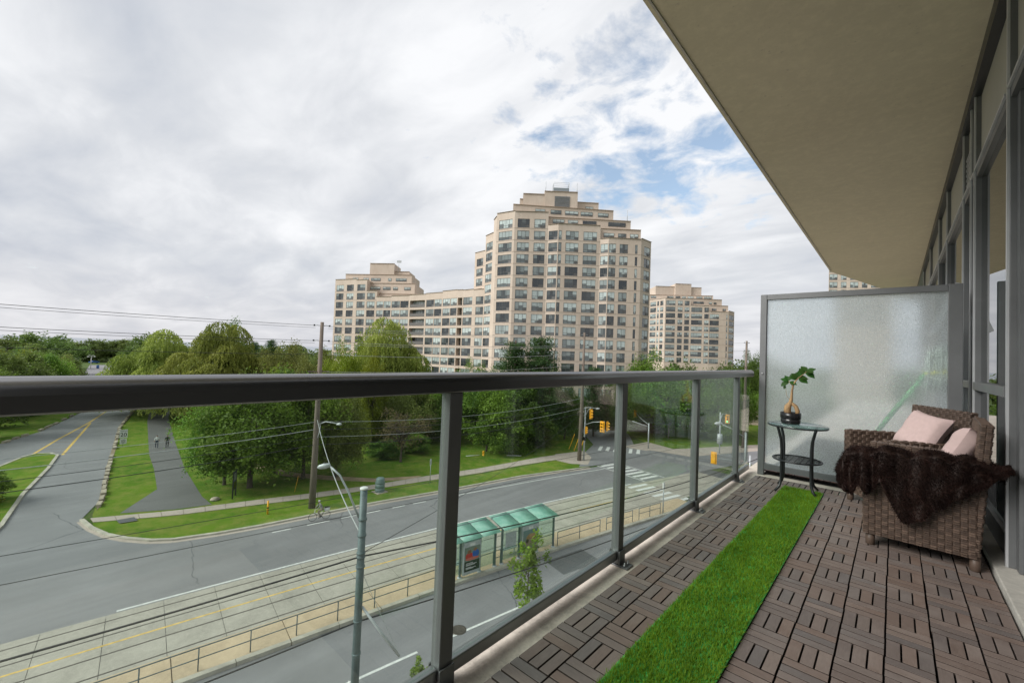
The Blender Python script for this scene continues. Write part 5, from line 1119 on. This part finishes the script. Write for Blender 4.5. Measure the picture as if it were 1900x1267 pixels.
# ================================================================== TREES
def rnd_dir(n): v = RNG.normal(0,1,(n,3)); return v/np.linalg.norm(v,axis=1)[:,None]
def leaves_at(C, size, tint, flat=.5, asp=.55):
    n = len(C); nrm = rnd_dir(n); nrm[:,2] = np.abs(nrm[:,2])+flat; nrm /= np.linalg.norm(nrm,axis=1)[:,None]
    a = np.cross(nrm, rnd_dir(n)); a /= np.linalg.norm(a,axis=1)[:,None]+1e-9; b = np.cross(nrm, a); s = size*RNG.uniform(.65,1.35,n)[:,None]
    a *= s; b *= s*asp; return np.stack([C-a, C+b*.9+a*.1, C+a, C-b*.9+a*.1], 1), tint
def crown_deciduous(Rr, zb, zt, ncl, nper, leaf, seed, lop=.25, open_=.0):
    global RNG; RNG = np.random.default_rng(seed); H_ = zt-zb; cs = []; ph = RNG.uniform(0,6.28,4)
    d = rnd_dir(ncl); d[:,2] = d[:,2]*.95+.03; rr = RNG.uniform(.35,1,ncl)**.45; az = np.arctan2(d[:,1], d[:,0]); wob = 1+lop*(np.sin(2*az+ph[0])*.6+np.sin(3*az+ph[1])*.5+np.sin(5*az+ph[2]+3*d[:,2])*.35)
    cc = np.stack([d[:,0]*Rr*rr*wob*.82, d[:,1]*Rr*rr*wob*.82, zb+H_*.47+d[:,2]*H_*.50*rr*(1+.25*np.sin(3*az+ph[3]))], -1)
    P_, T_ = [], []
    for i in range(ncl):
        cr_ = Rr*RNG.uniform(.17,.32); k = int(nper*RNG.uniform(.6,1.4)); dd = rnd_dir(k); dd[:,2] = np.abs(dd[:,2])*1.0-.75*RNG.random(k); q = cc[i]+dd*cr_*np.array([1,1,.72])*(RNG.random(k)[:,None]**.35); q[:,2] = np.maximum(q[:,2], zb-.4)
        base = RNG.uniform(.1,.7); p, _ = leaves_at(q, leaf, None); P_.append(p); T_.append(base+.35*RNG.random(k)-.05)
    return np.concatenate(P_), np.concatenate(T_), cc
def trunk_mb(h, r, cc, nl, seed, lean=0):
    rs = random.Random(seed); b = MB(); top = Vector((lean*h, 0, h)); b.tube([(0,0,-.15),(0,0,.15),(lean*h*.3,rs.uniform(-.1,.1),h*.4),(top.x,top.y,h)], [r*1.35,r,r*.8,r*.4], 9)
    for i in rs.sample(range(len(cc)), min(nl, len(cc))):
        c = Vector(cc[i]); s = Vector((lean*h*.4,0,h*rs.uniform(.35,.9))); mid = s.lerp(c,.5)+Vector((rs.uniform(-.4,.4),rs.uniform(-.4,.4),.3)); b.tube([s, mid, c], [r*.42,r*.25,r*.07], 5)
    return b
TM = {}
def tree_proto(key):
    if key in TM: return TM[key]
    kind, sd = key.split('_'); sd = int(sd)
    if kind in ('dec','dark','olive','yel','far'):
        P_, T_, cc = crown_deciduous(1.18, .14 if kind != 'far' else .0, 1.0, 84 if kind != 'far' else 60, 300 if kind != 'far' else 130, .030 if kind != 'far' else .055, 100+sd, .3)
        P_[:,:,0:2] *= 5; P_[:,:,2] *= 10; cc[:,0:2] *= 5; cc[:,2] *= 10
        # reshape leaves so that they keep a leaf-like size after the stretch
        ctr = P_.mean(1, keepdims=True); P_ = ctr+(P_-ctr)*np.array([1.0,1.0,.5])*(1.05)
        lm_ = {'dec':'leaf_green','dark':'leaf_dark','olive':'leaf_olive','yel':'leaf_yellow','far':'leaf_far'}[kind]
        cm = quads('crown', P_, lm_, T_); tm = trunk_mb(6.5, .26, cc, 14, sd).mesh('trunk','bark'); dims = (5.0, 10.0)
    elif kind == 'con':
        global RNG; RNG = np.random.default_rng(300+sd); Q, T_ = [], []; cc = []
        for lv_ in range(15):
            z = 2.2+lv_*1.02; rr = 4.6*(1-(z/18.5))**.75+.5; nb_ = 8 if lv_ < 12 else 5
            for k in range(nb_):
                az = 6.283*k/nb_+RNG.uniform(-.4,.4)+lv_*.7; L_ = rr*RNG.uniform(.6,1.12); zc = z+RNG.uniform(-.5,.5)
                for s in range(3):
                    f = .35+.3*s; c = np.array([math.cos(az)*L_*f, math.sin(az)*L_*f, zc+.25*f*L_*.4]); cc.append(c); k_ = 62; dd = RNG.normal(0,1,(k_,3))*np.array([.62,.62,.30])*(.75+.1*rr); Q.append(c+dd); T_.append(RNG.uniform(.05,.65)+.35*RNG.random(k_))
        Q = np.concatenate(Q); P_, _ = leaves_at(Q, .17, None, .3, .4); cm = quads('crown', P_, 'leaf_conifer', np.concatenate(T_)); tm = trunk_mb(17.5, .28, np.array(cc), 20, sd).mesh('trunk','bark'); dims = (5.0, 18.5)
    elif kind == 'wil':
        RNG = np.random.default_rng(400+sd); Q, D_, T_, cc = [], [], [], []
        domes = []
        for _ in range(46):
            a_, q_ = RNG.uniform(0,6.283), math.sqrt(RNG.random()); domes.append((q_*.92*math.cos(a_), q_*.92*math.sin(a_), (1-.52*q_**1.6)*RNG.uniform(.72,1.0), RNG.uniform(.12,.26)))
        domes += [(0,0,1.0,.26),(.3,-.15,.97,.22)]
        for dx, dy, dz, dr in domes:
            ns = 88; cc.append((dx*7, dy*7, dz*15)); az = RNG.uniform(0,6.283,ns); ra_ = dr*np.sqrt(RNG.random(ns)); sx_ = dx+ra_*np.cos(az); sy_ = dy+ra_*np.sin(az); sz = dz*18-(ra_/dr)**2*dr*7.5; ln_ = RNG.uniform(2.0,5.6,ns)*(.5+.8*ra_/dr)+np.where(dz < .7, RNG.uniform(0,2.5,ns), 0); tb_ = RNG.uniform(.0,.85)
            for s in range(ns):
                m_ = int(ln_[s]/.34)+2; t_ = np.linspace(0,1,m_); out = .5+.9*ra_[s]/dr; x = sx_[s]*7+np.cos(az[s])*out*np.sqrt(t_)*.8+.07*np.sin(t_*9+s)+RNG.normal(0,.05,m_); y = sy_[s]*7+np.sin(az[s])*out*np.sqrt(t_)*.8+RNG.normal(0,.05,m_); z = sz[s]-t_**1.25*ln_[s]
                keep = z > 1.4+RNG.random(); Q.append(np.stack([x,y,z],-1)[keep]); T_.append((tb_+.3*RNG.random()-.22*t_+.15*RNG.random(m_))[keep])
        Q = np.concatenate(Q); T_ = np.concatenate(T_); n = len(Q); az = RNG.uniform(0,6.283,n); hz_ = np.stack([np.cos(az),np.sin(az),np.zeros(n)],-1)*RNG.uniform(.045,.095,n)[:,None]; dn = np.stack([RNG.normal(0,.10,n),RNG.normal(0,.10,n),-RNG.uniform(.22,.36,n)],-1)
        P_ = np.stack([Q-dn*.8, Q+hz_, Q+dn, Q-hz_],1); cm = quads('crown', P_, 'leaf_willow', T_); tm = trunk_mb(10, .5, np.array(cc), 14, sd).mesh('trunk','bark'); dims = (9.0, 18.0)
    elif kind == 'bush':
        P_, T_, cc = crown_deciduous(1.05, .0, 1.0, 60, 260, .036, 500+sd, .3); P_[:,:,0:2] *= 4; P_[:,:,2] *= 6; ctr = P_.mean(1,keepdims=True); P_ = ctr+(P_-ctr)*np.array([1,1,.7]); cc[:,0:2] *= 4; cc[:,2] *= 6
        cm = quads('crown', P_, 'leaf_green' if sd % 2 else 'leaf_dark', T_); tm = trunk_mb(3, .12, cc, 10, sd).mesh('trunk','bark'); dims = (4.0, 6.0)
    elif kind == 'dead':
        P_, T_, cc = crown_deciduous(1.0,.3,1.0,40,60,.03,600+sd,.35); P_[:,:,0:2] *= 4; P_[:,:,2] *= 6.4; ctr = P_.mean(1,keepdims=True); P_ = ctr+(P_-ctr)*.8; cc[:,0:2] *= 4; cc[:,2] *= 6.4
        cm = quads('crown', P_, 'leaf_brown', T_); b = trunk_mb(4.6,.16,cc,34,sd,.06); rs = random.Random(5)
        for c in cc:
            for _ in range(5): e = Vector(c)+Vector((rs.uniform(-1,1),rs.uniform(-1,1),rs.uniform(-.5,.7))); b.tube([c,(Vector(c)+e)/2+Vector((0,0,.1)),e],[.03,.02,.01],4)
        tm = b.mesh('trunk','bark'); dims = (4.0,6.4)
    elif kind == 'sap':
        P_, T_, cc = crown_deciduous(1.05,.22,1.0,24,90,.066,700+sd,.5); P_[:,:,0:2] *= 1.0; P_[:,:,2] *= 4.6; ctr = P_.mean(1,keepdims=True); P_ = ctr+(P_-ctr)*np.array([1.3,1.3,.36]); cc[:,2] *= 4.6
        red = T_ > .93; cm = quads('crown', P_, ['leaf_green','leaf_brown'], np.clip(T_+.2,0,1), red.astype(int)); tm = trunk_mb(3.9,.04,cc,15,sd).mesh('trunk','bark'); dims = (1.0,4.6)
    TM[key] = (cm, tm, dims); return TM[key]
def tree(name, key, label, x, y, h, r, rz=None, group='trees around the park', cat='tree'):
    cm, tm, (r0, h0) = tree_proto(key); t = thing(name, label, cat, (x,y,G-.02), random.uniform(0,6.28) if rz is None else rz, group); t.scale = (r/r0, r/r0, h/h0)
    obj('trunk', tm, t); obj('crown', cm, t); return t
T = tree
T('willow_tree','wil_1','left half of the big willow pair above the park path, lower crown',-111.3,17.4,17.2,12.0,.3,'weeping willows','willow')
T('willow_tree','wil_2','tallest weeping willow above the park path',-98.6,23.8,19.0,13.0,1.1,'weeping willows','willow')
T('willow_tree','wil_1','weeping willow in front of the low apartment wing',-69.7,42.3,20.6,13.2,2.4,'weeping willows','willow')
T('shade_tree','dec_1','dark green tree overhanging the park path by the notice board',-49.6,15.4,11.2,5.2)
T('shade_tree','dec_2','broad tree behind the notice board with a thick trunk',-53.4,18.9,11.6,5.4); T('shade_tree','dec_3','leafy tree just left of the tall wooden pole',-49.2,20.6,10.8,3.9)
T('shade_tree','dec_3','low spreading tree nearest the park path edge',-52.2,13.8,9.2,3.4); T('shade_tree','olive_1','small tree right of the tall wooden pole',-47.6,23.6,9.2,3.1)
for i,(x,y,h,r,k,lb) in enumerate([(-116.4,-5.2,12.3,4.6,'far_1','light green tree at the far left just above the handrail'),(-144,-3.5,11.2,5.6,'yel_1','yellow green tree at far left behind the first one'),(-200,-6.4,13.6,8.4,'far_2','tall rounded tree at the left edge of the skyline'),(-223,-2.5,14.8,8.6,'far_3','rounded tree second from the left on the skyline'),(-247,3.6,15.6,9.6,'far_1','highest tree of the left skyline'),(-165,-3.2,11.0,5.6,'far_2','mid green tree left of the park road'),(-176,-1.0,11.8,6.0,'far_3','mid green tree beside the bend of the park road'),(-292,6.0,11.8,8.0,'far_1','dark tree left of the park lamp'),(-318,40,11.5,8.0,'far_2','tree behind the parked cars'),(-262,32.0,12.4,8.0,'far_3','tree between the park lamp and the willow'),(-372,46,15.0,12,'far_1','far tree beyond the parked cars'),(-226,32,16.8,8.6,'far_2','tall dark tree peeking over the left willow'),(-96.1,-4.6,10.4,3.2,'dec_2','bright bushy tree at the left edge under the wires'),(-140,36,19.6,5.4,'dark_1','dark tree crown behind the tallest willow'),(-372,8,13.5,10,'far_3','far tree behind the park lamp, left'),(-376,24,13.5,10,'far_2','far tree behind the park lamp, right'),(-384,38,14,10,'far_3','far tree above the dark parked car'),(-120,-1.2,11.2,4.4,'far_3','light green tree beside the left kerb above the handrail'),(-133,.6,11.0,5.0,'dec_3','green tree left of the park road bend above the handrail'),(-150,3.0,9.6,4.4,'olive_1','low olive tree where the park road passes behind the handrail'),(-186,4.5,10.2,5.0,'far_1','rounded tree left of the far park road'),(-106,-4.2,11.8,4.2,'far_2','leafy tree between the two leftmost trees')]): T('park_tree',k,lb,x,y,h,r)
for x,y,h,r,lb in [(-168,51,16.8,4.8,'dark pine left of the gap before the wooden pole'),(-163,55,17.8,4.8,'tallest dark pine behind the olive trees'),(-147,56,16.2,4.5,'dark pine nearest the wooden pole'),(-159,46,14.6,5.4,'low dark pine beside the tall willow')]: T('pine_tree','con_1',lb,x,y,h,r,None,'dark pines on the skyline')
T('park_tree','olive_2','olive brown tree right of the tall willow',-100.8,31.5,13.2,5.4); T('park_tree','olive_1','olive brown tree in the middle below the pines',-90.4,34,14.2,5.2); T('park_tree','olive_2','olive tree directly behind the wooden pole',-81.3,36,13.8,4.2)
T('park_tree','yel_1','bright yellow green tree right of the wooden pole',-63.3,32.4,15.4,2.9); T('park_tree','yel_1','small bright yellow green tree under the second willow',-59.1,34.6,13.4,2.4)
for x,y,h,r,k,lb in [(-68,33.8,8.6,5.2,'dec_1','dark tree below the handrail right of the wooden pole'),(-68,42,9.4,6.2,'olive_1','shadowy tree behind the brown dead tree'),(-63.5,49,9.6,5.4,'dec_3','tree left of the first glass panel post'),(-60.2,54,10.4,4.2,'dark_1','dark tree just right of the first railing post'),(-62,59,12.4,3.2,'dec_1','green tree top in front of the low wing'),(-58,61.5,12.0,3.4,'dark_1','dark tree top at the foot of the tall tower')]: T('park_tree',k,lb,x,y,h,r)
for x,y,h,r,k,lb in [(-55,46,9.4,4.6,'dec_2','green tree behind the low shrub left of the big bushes'),(-57,41,8.6,4.4,'olive_2','olive tree right behind the brown dead tree'),(-38.5,74.5,9.6,4.2,'dark_1','dark tree behind the signal arms'),(-51,65,11.2,4.6,'dec_1','green tree between the tall pine and the signals'),(-24.5,86,10.2,4.6,'dec_2','tree right of the covered ramp')]: T('park_tree',k,lb,x,y,h,r)
T('dead_tree','dead_1','half dead brown tree leaning on the lawn',-48.6,32.9,6.6,4.2,.6)
for x,y,h,r,k,lb in [(-45.9,46.2,9.6,5.4,'bush_1','big green bush mass left, behind the sloping lawn'),(-43.6,50.8,8.8,5.2,'bush_2','big dark bush mass right, near the signal pole'),(-42.6,47.6,5.4,3.4,'bush_3','low leafy bush in front of the big bush mass'),(-42.6,55.8,4.6,2.6,'bush_2','dark shrub at the right end of the bushes'),(-53,33,2.0,3.2,'bush_2','low shrubs under the brown dead tree'),(-52.6,37.5,2.6,3.0,'bush_1','low shrub between dead tree and bushes')]: T('bush',k,lb,x,y,h,r,None,'bushes along the lawn','bush')
T('pine_tree','con_1','tall dark pine in front of the tall tower',-44.8,57.2,19.3,6.0,.5,'tall pines near the tower'); T('pine_tree','con_1','lower twin pine left of the tall pine',-48.2,54.6,18.2,5.6,2.5,'tall pines near the tower')
for x,y,h,r,k,lb in [(-41.6,90.5,15.4,5.6,'dec_1','yellow green tree right of the tall tower'),(-37.2,101,14.4,6,'far_1','rounded tree below the distant tower'),(-32.6,118.7,13.9,4.6,'far_2','tree right of the distant tower base'),(-36,165,17.6,4.6,'dark_1','far dark tree beside the frosted screen'),(-33.8,84,12.8,6.6,'dec_2','large dark tree behind the second railing post'),(-27.2,92,12.4,5.8,'dark_1','dark tree behind the third railing post'),(-42,70.5,10.8,3.8,'con','pine'),(-44,64,9.4,3.2,'dark_1','small dark tree left of the wooden signal pole'),(-24,98,11.4,4.4,'dec_3','tree behind the fourth railing post'),(-15,104,12,5,'dec_1','tree at the right end of the street')]:
    if k == 'con': T('pine_tree','con_1','slim dark pine behind the traffic signals',x,y,14,3.4,None,'tall pines near the tower')
    else: T('park_tree',k,lb,x,y,h,r)
T('street_sapling','sap_1','thin young street tree below the balcony in front of the shelters',-14.75,18.45,4.7,1.25,.8,'young street trees','sapling'); T('street_sapling','sap_1','tip of a young street tree at the lower left glass edge',-14.7,11.4,1.7,.55,2.0,'young street trees','sapling')
# flowering bush on the median
fb = T('flower_bush','bush_1','flowering bush with orange and yellow blooms on the median',-58.5,-3.4,2.8,2.3,None,'flower beds','bush'); RNG = np.random.default_rng(9)
for nm,lbm,k in (('blossoms','flower_orange',420),('yellow_blossoms','leaf_yellow',1500)):
    d = rnd_dir(k); d[:,2] = np.abs(d[:,2]); C_ = d*np.array([3.6,3.6,5.6])*RNG.uniform(.85,1.05,k)[:,None]; P_, _ = leaves_at(C_, .16, None, .5, .9); stuff(obj(nm, quads(nm, P_, lbm, RNG.random(k)), fb))
T('bush','bush_2','dark bush at the left edge across the park road',-92,-8.5,5.0,4.0,None,'bushes along the lawn','bush')
# woods closing the horizon: one mass
RNG = np.random.default_rng(77); QQ, TT = [], []
for (ax,ay,bx3,by3,n,hh) in [(-330,-140,-390,10,26,12),(-400,-10,-410,70,26,14),(-400,60,-300,130,30,15),(-300,130,-150,240,34,17),(-150,240,-60,330,26,17),(-60,330,120,380,26,17),(-250,60,-170,110,22,15),(-60,230,30,260,20,15)]:
    for i in range(n):
        f = RNG.random(); cx = ax+(bx3-ax)*f+RNG.normal(0,8); cy = ay+(by3-ay)*f+RNG.normal(0,8); rr = RNG.uniform(5,9); ht = hh*RNG.uniform(.62,.98); k = 420; d = rnd_dir(k); d[:,2] = d[:,2]*.8+.25; sub = rnd_dir(9)*.45; q = (d*.62+sub[RNG.integers(0,9,k)])*np.array([rr,rr,ht*.5])+np.array([cx,cy,G+ht*.52]); QQ.append(q); TT.append(RNG.uniform(.1,.6)+.3*RNG.random(k))
P_, _ = leaves_at(np.concatenate(QQ), .75, None, .4, .7); wo = stuff(obj('distant_woods', quads('distant_woods', P_, 'leaf_far', np.concatenate(TT)))); tag(wo, 'distant woods closing the horizon behind the park', 'woods')
